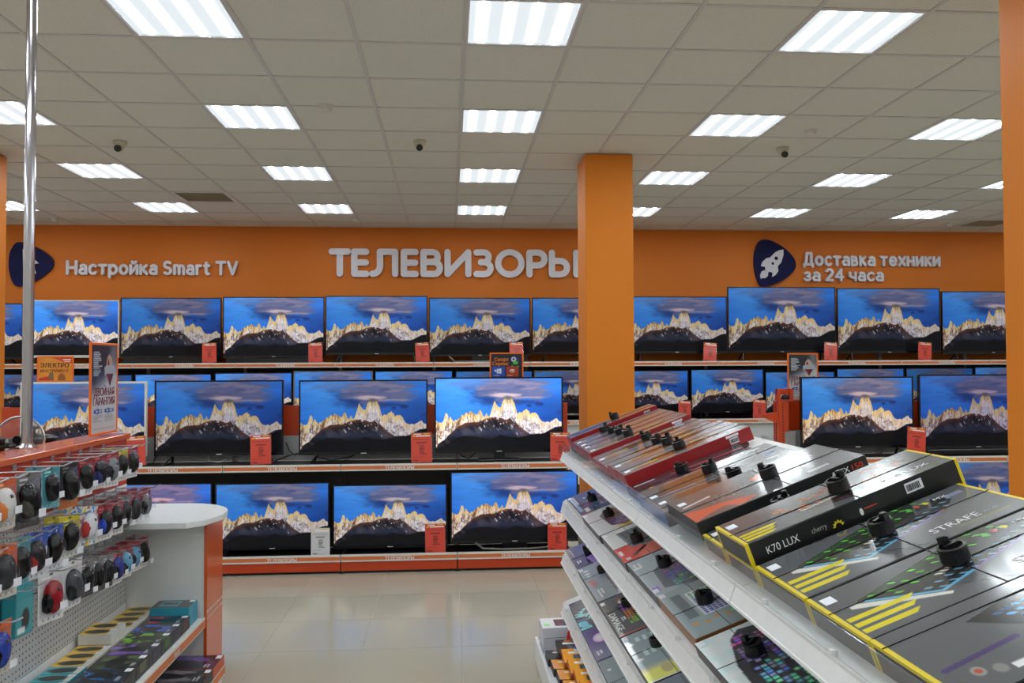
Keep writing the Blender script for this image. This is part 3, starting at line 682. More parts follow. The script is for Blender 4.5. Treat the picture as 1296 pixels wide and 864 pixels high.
# cables hanging behind the middle gondola row
def cable(pts, lb, M=BLACK, r=.005):
    o = part('power_cable', MB().tube(pts, r, 6), M, None); tag(o, lb, 'cable'); return o
cable([(-1.32, 6.96, 1.0), (-1.29, 6.95, .93), (-1.24, 6.93, .9), (-1.2, 6.9, .92), (-1.28, 6.88, .905), (-1.4, 6.9, .856)], 'looped black cable between two gondola televisions')
cable([(-1.15, 6.96, .93), (-1.05, 6.93, .88), (-.95, 6.9, .856), (-.8, 6.93, .88), (-.7, 6.96, .93)], 'sagging black cable under the middle gondola television')
cable([(.05, 6.96, .95), (.1, 6.93, .88), (.16, 6.9, .856), (.22, 6.93, .9), (.2, 6.96, .95)], 'black cable hanging beside the centre stand of the pale-sky set')
cable([(-1.93, 6.92, .93), (-1.91, 6.88, .865), (-1.82, 6.86, .856), (-1.78, 6.9, .88)], 'short white cable under the splayed-feet television', RAILW, .004)
cable([(-2.34, 6.96, .93), (-2.345, 6.9, .858), (-2.35, 6.8, .858)], 'short black cable beside the white-framed television')

# ------------------------------------------------------------------ price cards
def card_print(bg, hd, ink):
    c = Cv(.15, .215, 44, bg); c.rect(0, 0, .15, .036, hd); c.rect(.02, .006, .075, .014, (240, 230, 220)); c.rect(.09, .005, .135, .012, (240, 190, 60)); c.rect(.035, .018, .14, .028, (245, 240, 235)); c.rect(.01, .02, .03, .028, (240, 190, 60))
    c.rect(.015, .046, .13, .051, ink, .5); c.rect(.04, .066, .11, .076, ink, .8)
    c.bars(.06, .09, .055, .07, 7, ink, 4); c.rect(.02, .172, .085, .176, ink, .5); c.rect(.015, .195, .05, .203, ink, .9); return c
PR = card_print((214, 66, 48), (206, 62, 26), (110, 24, 18)).mesh('card_face', PRINT)
PW = card_print((206, 204, 206), (214, 212, 214), (110, 108, 112)).mesh('card_face', PRINT)
cd_body = MB().box(0, .15, 0, .002, 0, .215).mesh('card', CARDB)
hold = MB().box(-.003, .153, .003, .0055, .004, .22).box(-.003, .153, .003, .02, .004, .006).mesh('stand', CLEAR)
def price_card(label, x, y, z, sc=1., lean=.12, yaw=0., white=False, skew=.02, group=None):
    t = thing('price_card', label, 'price tag', (x, y, z), (-lean, skew, yaw), group=group)
    obj('card', cd_body, t, sc=(sc, 1, sc), color=(200, 198, 200) if white else (206, 60, 42))
    obj('card_face', PW if white else PR, t, (0, -.0008, .215*sc), UPR, sc=(sc, sc, 1))
    obj('stand', hold, t, sc=(sc, 1, sc)); return t
k = 1.13
for x, lb in ((-3.0, 'red price card at the corner of the dim set under the Smart TV lettering'), (-1.72, 'red price card between the top-shelf sets before the big letters'), (-.405, 'red price card between the two top-shelf sets under the big letters'),
              (.77, 'red price card at the edge of the silver-stand set on the top wall shelf'), (3.24, 'red price card on the top wall shelf before the largest set'), (4.835, 'red price card on the top wall shelf under the rocket emblem'), (6.1, 'red price card on the top wall shelf under the delivery lettering')):
    price_card(lb, x, 10.50, 1.66, k, yaw=random.uniform(-.1, .1), skew=-.05 if x < 3 else .09)
price_card('red price card on the lower wall shelf beside the orange column', 2.915, 10.5, .93, 1.06, skew=.03)
price_card('red price card on the lower wall shelf by the gondola end bracket', 3.885, 10.5, .93, 1.1, skew=.07)
price_card('red price card beside the white-framed television', -2.49, 6.69, .853, 1.05, skew=-.06)
price_card('red price card before the splayed-feet television', -1.54, 6.69, .853, 1.05, skew=-.04)
price_card('red price card before the middle gondola television', -.295, 6.69, .853, 1.08, skew=-.02)
price_card('red price card at the edge of the pale-sky television', .81, 6.69, .853, 1.05)
price_card('white price card on the bottom gondola deck', -1.075, 6.69, .142, .96, white=True, skew=-.02)
price_card('red price card on the bottom deck, next to the white one', -.185, 6.69, .142, 1.04, skew=-.02)
price_card('glossy red price card on the bottom deck before the silver-stand set', .785, 6.69, .142, 1.0)
price_card('red price card on the gondola shelf beside the vivid high-contrast set', 3.775, 6.69, .873, 1.05, skew=.12)

# ------------------------------------------------------------------ framed signs
def framed(name, label, cat, wd, ht, img, loc, rot, texts=(), foot=None):
    t = thing(name, label, cat, loc, rot); b = .012
    f = MB().box(-wd/2, wd/2, 0, .01, 0, b).box(-wd/2, wd/2, 0, .01, ht-b, ht).box(-wd/2, -wd/2+b, 0, .01, b, ht-b).box(wd/2-b, wd/2, 0, .01, b, ht-b)
    part('frame', f, FRAMEO, t, bevel=.002)
    part('backing', MB().box(-wd/2+b, wd/2-b, .004, .008, b, ht-b), RAILW, t)
    p = obj('poster', img, t, (-wd/2+b, .003, ht-b), UPR)
    for body, x, z, w_, cap, M, bold in texts: obj('lettering', text_mesh(body, w_, cap, 0, M, bold), p, (x, z-(ht-b), .0008))
    if foot: part('holder', foot, CLEAR, t)
    return t
cv = Cv(.262, .186, 90, (222, 126, 30)); cv.mix(fbm(cv.X*14, cv.Y*10, 3, 5)*.5, (240, 186, 70)); cv.poly([(.1, 0), (.262, 0), (.262, .05), (.2, .04)], (214, 70, 34)); cv.rect(.19, .015, .25, .022, (240, 230, 220)); cv.rect(.2, .03, .245, .036, (240, 230, 220))
cv.poly([(0, .168), (.08, .15), (.12, .165), (.12, .186), (0, .186)], (200, 52, 30)); cv.ell(.18, .17, .03, .04, (150, 90, 40)); cv.ell(.1, .15, .02, .03, (120, 100, 70))
framed('poster_sign', 'orange framed power tool sign reading ЭЛЕКТРО ИНСТРУМЕНТ above the white-framed set', 'sign', .286, .21, cv.mesh('poster', PRINT), (-3.18, 7.06, 1.5), (0, 0, 0),
       [('ЭЛЕКТРО', .016, .118, .22, .036, INKK, .035), ('ИНСТРУМЕНТ', .016, .078, .22, .024, INKK, .02)], MB().box(-.015, .015, .002, .006, -.2, .0).box(-.05, .05, -.01, .03, -.205, -.2))
cv = Cv(.262, .4, 90, (14, 16, 34)); cv.rect(.01, .105, .118, .19, (24, 74, 176)); cv.rect(.126, .105, .23, .19, (170, 52, 30)); cv.ell(.2, .05, .032, .032, (30, 40, 120)); cv.ell(.19, .045, .02, .02, (220, 220, 226)); cv.ell(.19, .045, .01, .01, (40, 44, 90))
cv.ell(.205, .075, .022, .014, (70, 190, 40)); cv.ell(.178, .1, .008, .006, (70, 190, 40)); cv.ell(.226, .104, .008, .006, (70, 190, 40))
for a in ((.05, .125, .066, .143), (.068, .123, .088, .143), (.05, .145, .066, .163), (.068, .145, .088, .165)): cv.rect(*a, (236, 240, 248))
cv.poly([(.03, .125), (.038, .135), (.05, .14), (.046, .152), (.03, .146)], (236, 240, 248)); cv.ell(.178, .142, .022, .014, (236, 230, 226)); cv.ell(.178, .144, .015, .008, (170, 52, 30)); cv.rect(.02, .178, .07, .182, (200, 210, 230)); cv.rect(.135, .178, .18, .182, (230, 200, 190)); cv.ell(.178, .143, .004, .008, (236, 230, 226))
cv.bars(.02, .21, .2, .15, 10, (120, 124, 150), 8)
framed('poster_sign', 'orange framed dark service sign reading Смарт Сервис behind the pale-sky set', 'sign', .286, .424, cv.mesh('poster', PRINT), (.487, 7.06, 1.302), (0, 0, 0),
       [('Смарт', .028, .352, .12, .03, INKO, .035), ('Сервис', .012, .317, .135, .03, INKO, .035)], MB().box(-.06, .06, -.004, .014, -.004, .0))
def warranty(wd, ht, n=80):
    c = Cv(wd, ht, n, (200, 198, 200)); c.mix(1-smooth(ht*.28, ht*.6, c.Y+(c.X-wd*.3)*.3*ht/wd), (30, 34, 46)); c.mix((1-smooth(.0, wd*.3, np.abs(c.X-wd*.86+(c.Y-ht*.1)*.25)))*.55*(1-smooth(ht*.4, ht*.55, c.Y)), (170, 174, 184))
    q = lambda P: [(x*wd, y*ht) for x, y in P]
    c.poly(q([(.58, .2), (.62, .14), (.7, .1), (.78, .14), (.84, .2), (.82, .28), (.58, .28)]), (186, 160, 140)); c.poly(q([(.62, .2), (.66, .15), (.7, .2), (.7, .28), (.62, .28)]), (130, 40, 44))
    c.poly(q([(.5, .26), (.58, .23), (.9, .23), (.92, .28), (.88, .33), (.58, .33), (.52, .36)]), (168, 172, 182)); c.poly(q([(.58, .33), (.86, .33), (.72, .48)]), (126, 30, 40)); c.poly(q([(.72, .33), (.86, .33), (.72, .48)]), (92, 24, 34))
    c.bars(wd*.08, ht*.08, wd*.36, ht*.2, 9, (200, 204, 212), 3); c.bars(wd*.08, ht*.28, wd*.3, ht*.08, 4, (190, 194, 204), 6)
    c.rect(wd*.1, ht*.735, wd*.42, ht*.775, (40, 70, 150)); c.ell(wd*.24, ht*.755, wd*.08, ht*.03, (40, 70, 150)); c.rect(wd*.52, ht*.735, wd*.88, ht*.775, (40, 70, 150)); c.ell(wd*.66, ht*.755, wd*.08, ht*.03, (40, 70, 150))
    c.rect(wd*.3, ht*.745, wd*.4, ht*.765, (210, 214, 226)); c.rect(wd*.72, ht*.745, wd*.84, ht*.765, (210, 214, 226)); c.ell(wd*.22, ht*.755, wd*.03, ht*.012, (220, 224, 232)); c.ell(wd*.63, ht*.755, wd*.03, ht*.012, (220, 224, 232))
    c.bars(wd*.08, ht*.8, wd*.38, ht*.08, 5, (150, 148, 152), 2); c.bars(wd*.52, ht*.8, wd*.38, ht*.08, 5, (150, 148, 152), 5); c.rect(wd*.08, ht*.95, wd*.9, ht*.955, (120, 118, 122))
    return c
wd, ht = .32-.024, .44-.024
framed('poster_sign', 'tall orange framed double warranty sign standing on the orange gondola beam', 'sign', .32, .44, warranty(wd, ht).mesh('poster', PRINT), (-1.655, 4.19, 1.296), (0, 0, PI/2),
       [('ДВОЙНАЯ', .03, .187, .235, .038, INKR, .035), ('ГАРАНТИЯ', .02, .141, .25, .038, INKR, .035)], MB().box(-.05, .05, -.012, .02, -.008, .0))
wd, ht = .272-.024, .41-.024
framed('poster_sign', 'orange framed double warranty sign on the end of the gondola below the rocket', 'sign', .272, .41, warranty(wd, ht).mesh('poster', PRINT), (3.06, 7.06, 1.302), (0, 0, 0),
       [('ДВОЙНАЯ', .02, .174, .21, .036, INKR, .035), ('ГАРАНТИЯ', .02, .131, .21, .036, INKR, .035)], MB().box(-.06, .06, -.004, .014, -.004, .0))
# sign clamp on the gondola end and carton behind it
t = thing('sign_clamp', 'orange clamp with a black knob on the gondola end post', 'clamp', (2.83, 6.93, 1.3))
part('jaw', MB().box(-.06, .07, -.03, .03, .0, .018).box(-.06, -.035, -.03, .03, .018, .11).box(.05, .075, -.03, .03, .018, .11).box(-.06, .075, .0, .02, .06, .11), ORED, t)
part('knob', MB().lathe([(.005, .0), (.028, .006), (.032, .02), (.028, .036), (.005, .042)], 16, (.005, -.025, .02)), BLACK, t, smooth=True)
t = thing('carton', 'pale grey carton standing by the white wall panel near the gondola end', 'box', (4.05, 10.25, 0))
part('body', MB().box(-.12, .12, -.1, .1, 0, .72), CARTON, t, bevel=.003)
part('flap', MB().box(-.118, .118, -.098, -.002, .72, .724).box(-.118, .118, .002, .098, .72, .724), CARTON, t)
part('tape', MB().box(-.02, .02, -.1006, -.099, .2, .72), RAILW, t)

# ------------------------------------------------------------------ keyboard gondola (sloping shelves)
TL = math.radians(20.5); XF = .62
kg = thing('keyboard_gondola', 'white gondola with sloping keyboard shelves and clear front guards', 'shelving', (0, 0, 0))
YB = [4.52, 3.60, 2.69, 1.775, .87, -.04]
SH = {1: (1.14, 1.106, 1.152), 2: (.89, .828, .886), 3: (.61, .553, .604), 4: (.35, .286, .345)}   # plane height at the front, lip from, lip to
ct, st_ = math.cos(TL), math.sin(TL)
for n, (zf, l0, l1) in SH.items():
    for ya, yb in zip(YB[1:], YB[:-1]):
        sh = part('shelf', MB().prism([(XF, zf-.02), (XF, zf), (XF+.58*ct, zf+.58*st_), (XF+.58*ct+.007, zf+.58*st_-.019)], ya+.002, yb-.002, 'xz'), PWHITE, kg)
        part('price_lip', MB().prism([(XF-.001, l0), (XF-.022, l0), (XF-.022, l0+.006), (XF-.019, l0+.007), (XF-.008, l1-.008), (XF-.009, l1-.001), (XF-.001, l1-.002)], ya+.003, yb-.003, 'xz'), PWHITE, sh)
        hh = .05 if n == 1 else .012
        gx = XF-.004 if n == 1 else XF-.013
        if n == 1: part('clear_guard', MB().box(gx, gx+.003, ya+.004, yb-.004, (l1-.001) if n == 1 else l0+.006, l1+hh), CLEAR, sh)
        for yy in (ya+.16, (ya+yb)/2, yb-.16):
            part('guard_clip', MB().box(gx-.005, gx+.006, yy-.006, yy+.006, l1-.004, l1+.008), PWHITE, sh)
for y in YB:
    part('bracket', MB().prism([(XF+.05, 1.09), (XF+.05, 1.13), (1.16, 1.31), (1.164, 1.2)], y-.0015, y+.0015, 'xz'), PWHITE, kg)
    part('upright', MB().box(1.17, 1.2, y-.02, y+.02, 0, 1.33), PWHITE, kg)
for ya, yb in zip(YB[1:], YB[:-1]):
    part('back_panel', MB().box(1.165, 1.169, ya+.002, yb-.002, .16, 1.328).box(1.165, 1.205, ya+.002, yb-.002, 1.322, 1.33), PWHITE, kg)
    part('base', MB().box(.47, 1.2, ya+.002, yb-.002, .0, .15).box(.458, .472, ya+.002, yb-.002, .04, .165), PWHITE, kg)

# security tag: a spool with a winding key and its two cables around the box
spool = MB().lathe([(.026, 0), (.028, .004), (.027, .026), (.028, .03), (.022, .031), (.021, .026), (.006, .025)], 20)
spool.box(-.004, .004, -.016, .016, .024, .034)
spool.cyl((.017, 0, .026), (.017, 0, .046), .007, 8).box(.010, .024, -.008, .008, .03, .044)
spool.v = [(x*.88, y*.88, z*.95) for x, y, z in spool.v]
spool = spool.mesh('security_tag', PUCK)
def kb_box(label, shelf, Ya, Yb, L, T, design, side=(40, 40, 42), front=None, s0=.03, lift=0., puck=None, texts=(), sidetexts=(), across=True, group=None, sticker=None, skew=0., edge=None, marks=()):
    """box on a sloping shelf: x up the slope, y away, z off the shelf"""
    zf = SH[shelf][0]; W = Yb-Ya
    loc = (XF+s0*ct-lift*st_, Ya, zf+s0*st_+lift*ct+.001)
    t = thing('keyboard_box', label, 'box', loc, (0, -TL, skew), group=group)
    fc = front or side
    part('carton', MB().box(0, L, 0, W, 0, T, 0), CARDB, t, bevel=.0015, color=side)
    if edge:
        U_ = [(-.0006, .001), (-.0006, T+.0006), (W+.0006, T+.0006), (W+.0006, .001), (W-.006, .001), (W-.006, T-.006), (.006, T-.006), (.006, .001)]
        part('edge_trim', MB().prism(U_, -.0008, .007, 'yz'), CARDB, t, color=edge, label='bright yellow end edge')
        part('edge_trim', MB().prism(U_, L-.006, L+.0008, 'yz'), CARDB, t, color=edge, label='bright yellow end edge')
    elif front:
        part('end_flap', MB().box(-.0008, .0, .002, W-.002, .002, T-.002), CARDB, t, color=front)
    key, cv = design
    rot, loc2 = ((0, 0, 0), (.0015 if not edge else .007, W-.001, T+.0008)) if across else ((0, 0, -PI/2), (L-.001, W-.001, T+.0008))
    dw = (L-.003 if not edge else L-.014, W-.002) if across else (W-.002, L-.002)
    p = obj('top_print', cv, t, loc2, rot, sc=(dw[0]/key[0], dw[1]/key[1], 1))
    for body, x, y, w_, cap, M, bold in texts: obj('lettering', text_mesh(body, w_, cap, 0, M, bold), p, (x, -y, .0006))
    for body, x, z, w_, cap, M, bold in sidetexts: obj('lettering', text_mesh(body, w_, cap, 0, M, bold), t, (x, -.0008, z), UPR)
    for nm, mb, M in marks: part(nm, mb, M, t)
    if sticker:
        part('price_sticker', MB().box(sticker[0], sticker[0]+(.022 if across else .018), sticker[1], sticker[1]+(.03 if across else .035), T+.0012, T+.002), STICK, t)
    if puck:
        px_, py_ = puck; sp = obj('security_tag', spool, t, (px_, py_, T+.0015), (0, 0, random.uniform(0, 6)))
        ca = part('cable', MB().box(px_-.0008, px_+.0008, -.001, W+.001, T+.001, T+.0022).box(-.001, L+.001, py_-.0008, py_+.0008, T+.001, T+.0022), PUCK, t)
    return t
def barcode(x, z, w_=.034, h=.022):
    mb = MB().box(x, x+w_, -.0012, -.0004, z, z+h); return ('barcode_label', mb, STICK)
def barlines(x, z, w_=.03, h=.014):
    mb = MB(); R = random.Random(3); u = x
    while u < x+w_:
        d = R.choice((.0008, .0014, .002)); mb.box(u, u+d, -.0018, -.001, z, z+h); u += d+R.choice((.0008, .0014))
    return ('barcode', mb, INKK)
def done(cv, nm): return ((cv.w, cv.h), cv.mesh(nm, GLOSSPRINT))
R = random.Random(11)
def d_red(seed):
    c = Cv(.5, .17, 130, (142, 142, 148)); r = random.Random(seed)
    c.poly([(.14, .05), (.42, .05), (.38, .125), (.12, .13)], (112, 84, 66)); c.keys((.15, .055), (.25, .0), (-.02, .065), 5, 20, lambda a, b: tuple(int(v*r.uniform(.6, 1.25)) for v in (138, 84, 50)))
    c.rect(.04, .1, .15, .112, (214, 206, 70)); c.rect(.3, .03, .38, .04, (226, 220, 96)); c.rect(.02, .1, .05, .115, (226, 226, 230)); c.rect(.3, .125, .42, .134, (232, 232, 236)); c.poly([(.06, .14), (.1, .125), (.12, .132), (.09, .15)], (196, 60, 50)); return done(c, 'top_print')
def d_red2(seed):
    c = Cv(.5, .17, 130, (140, 138, 146)); r = random.Random(seed)
    c.poly([(.08, .03), (.3, .03), (.3, .1), (.12, .12)], (100, 98, 126)); c.poly([(.24, .06), (.44, .05), (.44, .1), (.26, .12)], (150, 98, 64)); c.keys((.22, .06), (.22, -.005), (.01, .05), 5, 18, lambda a, b: tuple(int(v*r.uniform(.6, 1.2)) for v in (146, 86, 56)))
    c.rect(.02, .12, .06, .14, (230, 230, 234)); c.poly([(.1, .1), (.3, .04), (.31, .05), (.11, .11)], (206, 70, 60)); return done(c, 'top_print')
def d_far():
    c = Cv(.5, .17, 120, (134, 130, 132)); c.poly([(.03, .06), (.2, .04), (.2, .13), (.03, .14)], (72, 66, 96)); c.keys((.16, .03), (.3, .0), (-.01, .11), 6, 20, lambda a, b: (150, 84, 52) if (a+b) % 3 else (112, 66, 46)); return done(c, 'top_print')
def d_greybrown(seed):
    c = Cv(.47, .175, 130, (112, 112, 117)); r = random.Random(seed)
    c.poly([(.07, .03), (.25, .03), (.22, .15), (.04, .14)], (104, 72, 58)); c.keys((.07, .04), (.17, 0), (-.03, .09), 5, 14, lambda a, b: tuple(int(v*r.uniform(.8, 1.15)) for v in (112, 76, 58)))
    c.poly([(.26, .05), (.41, .05), (.39, .12), (.24, .12)], (142, 142, 146)); c.rect(.27, .135, .36, .146, (190, 192, 198)); c.rect(.4, .14, .44, .155, (74, 150, 220)); c.rect(.385, .03, .43, .042, (186, 188, 190)); c.line((.02, .155), (.16, .155), .008, (70, 130, 190)); return done(c, 'top_print')
def d_apex():
    c = Cv(.48, .17, 150, (100, 100, 105)); r = random.Random(5)
    c.keys((.1, .05), (.33, -.01), (-.02, .06), 5, 22, lambda a, b: (124, 126, 130) if r.random() < .5 else (96, 97, 100), .4)
    c.poly([(0, .1), (.06, .115), (.1, .12), (.14, .13), (.19, .15), (.13, .168), (.1, .14), (.05, .15), (0, .17)], (206, 96, 78)); c.poly([(.22, .06), (.29, .03), (.28, .06), (.24, .08)], (206, 96, 78)); c.line((.02, .07), (.1, .06), .008, (206, 208, 212)); c.rect(.34, .135, .4, .145, (190, 190, 194)); return done(c, 'top_print')
def d_yellow(kind):
    W_, H_ = .48, .2
    c = Cv(W_, H_, 240, (92, 93, 97)); r = random.Random(2)
    A, B_, C_, D_ = np.array((.05, .075)), np.array((.165, .15)), np.array((.46, .06)), np.array((.345, -.01))
    if kind == 'strafe':
        c.poly([A, B_, C_, D_], (38, 38, 38))
        def fn(a, b):
            if a == 0: return (96, 200, 60) if b % 4 == 1 else (60, 110, 50)
            if a in (1, 2): return (92, 190, 56) if (b+a) % 3 == 0 else (52, 60, 50)
            if a == 3: return (206, 204, 190) if 5 < b < 10 else (70, 74, 70)
            return (110, 150, 176) if b % 2 else (56, 60, 66)
        c.keys(A, (D_-A), (B_-A), 6, 24, fn, .42)
        c.line(A+(.012, .012), B_, .006, (104, 178, 214)); c.line(B_, B_+(C_-B_)*.26, .006, (104, 178, 214)); c.line(B_+(C_-B_)*.26, B_+(C_-B_)*.7, .005, (120, 84, 150)); c.line(B_+(C_-B_)*.7, C_, .004, (176, 90, 80))
        c.poly([(.03, .085), (.045, .083), (.175, .163), (.168, .17), (.03, .095)], (212, 212, 204))
        c.poly([(.46, .02), (.35, .12), (.3, .2), (.48, .2), (.48, .02)], (104, 105, 107)); c.line((.2, .155), (.28, .2), .0015, (50, 50, 52))
        c.line((.34, .175), (.45, .175), .003, (150, 140, 60)); c.ell(.38, .03, .006, .008, (206, 190, 40)); c.ell(.36, .03, .006, .008, (190, 70, 60)); c.ell(.34, .03, .006, .008, (90, 170, 80)); c.rect(.42, .03, .46, .045, (150, 150, 170))
        ys = (.118, .142, .166)
    elif kind == 'k70':
        A, B_, C_, D_ = np.array((.06, .06)), np.array((.15, .14)), np.array((.45, .14)), np.array((.4, .02)); c.poly([A, B_, (.3, .19), C_, D_], (40, 36, 36))
        c.keys(A+(.01, 0), (D_-A)*.95, (B_-A), 6, 22, lambda a, b: (206, 204, 196) if a == 5 else ((224, 116, 52) if r.random() < .45 else (96, 82, 76)), .35); c.line(B_, (.3, .17), .003, (150, 40, 40))
        c.poly([(.48, .0), (.36, .2), (.48, .2)], (102, 103, 105)); c.line((.4, .18), (.46, .18), .002, (150, 140, 60)); ys = (.135, .155, .175)
    elif kind == 'plain':
        c.line((.02, .1), (.16, .08), .006, (190, 190, 196)); ys = (.135, .155, .175)
    else:
        c.poly([(.12, .05), (.46, -.02), (.48, .0), (.48, .14), (.24, .185)], (34, 34, 36))
        c.keys((.15, .055), (.36, -.04), (.09, .085), 7, 20, lambda a, b: ((86, 156, 206) if r.random() < .5 else (52, 84, 130)) if a < 4 else ((126, 88, 160) if r.random() < .45 else (60, 46, 80)), .35)
        c.line((.02, .13), (.14, .12), .01, (70, 54, 104)); c.ell(.05, .155, .009, .011, (150, 150, 148)); c.ell(.05, .155, .005, .006, (180, 80, 60)); c.ell(.075, .165, .009, .011, (130, 130, 128)); c.rect(.09, .165, .125, .178, (220, 220, 222)); c.rect(.128, .16, .15, .164, (150, 40, 50))
        c.rect(.13, .185, .48, .19, (150, 140, 60)); c.mix((c.Y > .193)*(c.X > .15)*1., (96, 176, 70)); ys = ()
    for y in ys: c.poly([(.004, y), (.10-(y-.118)*.4+.03*(kind == 'strafe'), y), (.086-(y-.118)*.4+.03*(kind == 'strafe'), y+.014), (.004, y+.014)], (222, 206, 30))
    return done(c, 'top_print')

GR = 'red-sided keyboard boxes in a row on the top sloping shelf'
LBR = 'red-sided keyboard box with brown keyboard picture in the row on the top shelf'
RED = (150, 16, 22)
kb_box('red-sided keyboard box stacked higher than the rest at the shelf end', 1, 4.345, 4.505, .485, .05, d_far(), RED, s0=.045, lift=.035, puck=(.27, .09), marks=[barcode(.41, .02), barlines(.412, .024), barcode(.3, .006, .05, .014)])
kb_box('dark keyboard box under the high red-sided box at the shelf end', 1, 4.345, 4.5, .47, .033, d_far(), (52, 50, 54), s0=.045)
reds = [(4.15, 4.30, .02, 2), (4.015, 4.145, .02, 2), (3.90, 4.01, .02, 2), (3.755, 3.895, .02, 1), (3.555, 3.75, .0, 1), (3.365, 3.55, 0, 1), (3.19, 3.36, .016, 1), (3.016, 3.185, .016, 1)]
for i, (a, b, lf, kd) in enumerate(reds):
    kb_box(LBR, 1, a, b-.002, .49 if i < 4 else .5, .05, (d_red(i) if kd == 1 else d_red2(i)), RED, s0=.04, lift=0. if lf == 0 else lf, puck=(.17+.013*i if i < 4 else .25, (b-a)*.55), group=GR, sticker=(.012, .03),
           marks=[barcode(.41, .012), barlines(.412, .016), barcode(.4, .037, .05, .009)] if i in (3, 7) else ())
    if lf: kb_box('thin dark keyboard box underneath the red-sided boxes', 1, a, b-.002, .47, lf-.001, done(Cv(.47, .15, 12, (60, 58, 60)), 'top_print'), (70, 40, 40), s0=.045, group='thin boxes under the red-sided ones')
c = Cv(.44, .2, 120, (48, 46, 52)); c.poly([(.06, .05), (.42, .05), (.4, .16), (.1, .18)], (66, 56, 74)); c.line((.16, .06), (.42, .08), .012, (200, 84, 76)); c.line((.18, .1), (.32, .15), .012, (206, 96, 86)); c.ell(.06, .14, .012, .01, (206, 150, 60)); c.rect(.02, .03, .1, .045, (200, 200, 206))
kb_box('low dark keyboard box with a pink curve beside the red-sided row', 1, 2.79, 3.0, .44, .026, done(c, 'top_print'), (24, 26, 40), s0=.03, puck=(.19, .1))
kb_box('grey keyboard box with brown picture and blue corner, next to the low dark box', 1, 2.585, 2.765, .47, .044, d_greybrown(1), (58, 60, 66), front=(40, 110, 180), s0=.02, puck=(.235, .08), sticker=(.015, .03))
kb_box('grey keyboard box with brown picture, next to the orange-ribbon box', 1, 2.405, 2.583, .47, .044, d_greybrown(2), (58, 60, 66), front=(40, 110, 180), s0=.02, puck=(.25, .06), sticker=(.015, .1))
kb_box('dark grey keyboard box with orange ribbon print and lettering on its black side', 1, 2.09, 2.385, .475, .05, d_apex(), (20, 19, 20), s0=.03, lift=.022, puck=(.265, .14), sticker=(.015, .2),
       sidetexts=[('APEX', .372, .026, .05, .015, INKW, .02), ('150', .43, .026, .03, .015, mat('red ink', (214, 70, 40), .5), .02), ])
YEL = (222, 196, 20)
kb_box('low black keyboard box with yellow edges beside the orange-ribbon box', 1, 1.94, 2.085, .47, .04, d_yellow('plain'), (18, 18, 18), s0=.035, edge=YEL, puck=(.2, .09), sticker=(.012, .09))
gear = []
mb = MB(); pts = []
for i in range(24):
    a = PI*(.0+1.0*i/23); r_ = .0135 if (i//2) % 2 else .0105; pts.append((.205+r_*math.cos(a), .014+r_*math.sin(a)))
for i in range(24):
    a = PI*(1-1.0*i/23); pts.append((.205+.0075*math.cos(a), .014+.0075*math.sin(a)))
gear = [('gear_mark', MB().prism(pts, -.0014, -.0006, 'xz'), INKY), barcode(.37, .022, .04, .022), barlines(.373, .026), ('keycap_mark', MB().prism(arc(.262, .024, .004, .008, 0, 330, 11), -.0014, -.0006, 'xz'), INKW), ('red_line', MB().box(.27, .3, -.0014, -.0006, .027, .029), mat('red ink', (214, 70, 40), .5))]
kb_box('raised black keyboard box with yellow edges, orange-lit keys and a yellow gear mark', 1, 1.735, 1.93, .5, .052, d_yellow('k70'), (14, 14, 14), s0=.035, lift=.04, edge=YEL, puck=(.27, .09), sticker=(.012, .13),
       texts=[('K70 LUX', .335, .165, .11, .02, INKW, .0)], sidetexts=[('K70 LUX', .04, .016, .075, .017, INKW, 0), ('cherry', .145, .02, .035, .012, mat('grey ink', (170, 168, 160), .5), 0)], marks=gear)
kb_box('black yellow-edged box under the raised keyboard box with the gear mark', 1, 1.735, 1.915, .5, .039, done(Cv(.5, .2, 12, (40, 40, 40)), 'top_print'), (14, 14, 14), s0=.035, edge=YEL)
TST = [('STRAFE', .295, .165, .105, .021, INKW, .0), ('RGB', .41, .162, .03, .009, mat('grey ink', (170, 168, 160), .5), 0), ('MX', .4, .035, .03, .01, INKW, .01)]
kb_box('black keyboard box with yellow stripes and green-lit keys, next to the raised gear-mark box', 1, 1.475, 1.715, .475, .048, d_yellow('strafe'), (26, 26, 27), s0=.035, edge=YEL, puck=(.24, .14), sticker=(.012, .18), texts=TST)
kb_box('black keyboard box with yellow stripes and green-lit keys, next to the blue-key box', 1, 1.245, 1.465, .475, .048, d_yellow('strafe'), (26, 26, 27), s0=.035, edge=YEL, puck=(.24, .13), sticker=(.012, .165), texts=TST)
kb_box('black keyboard box with blue and purple lit keys and a green edge stripe', 1, 1.0, 1.238, .475, .05, d_yellow('blue'), (16, 16, 16), s0=.035, edge=YEL, puck=(.3, .2))
kb_box('black keyboard box with yellow edges beyond the blue-key box', 1, .77, .995, .475, .048, d_yellow('plain'), (26, 26, 27), s0=.035, edge=YEL, puck=(.24, .1))

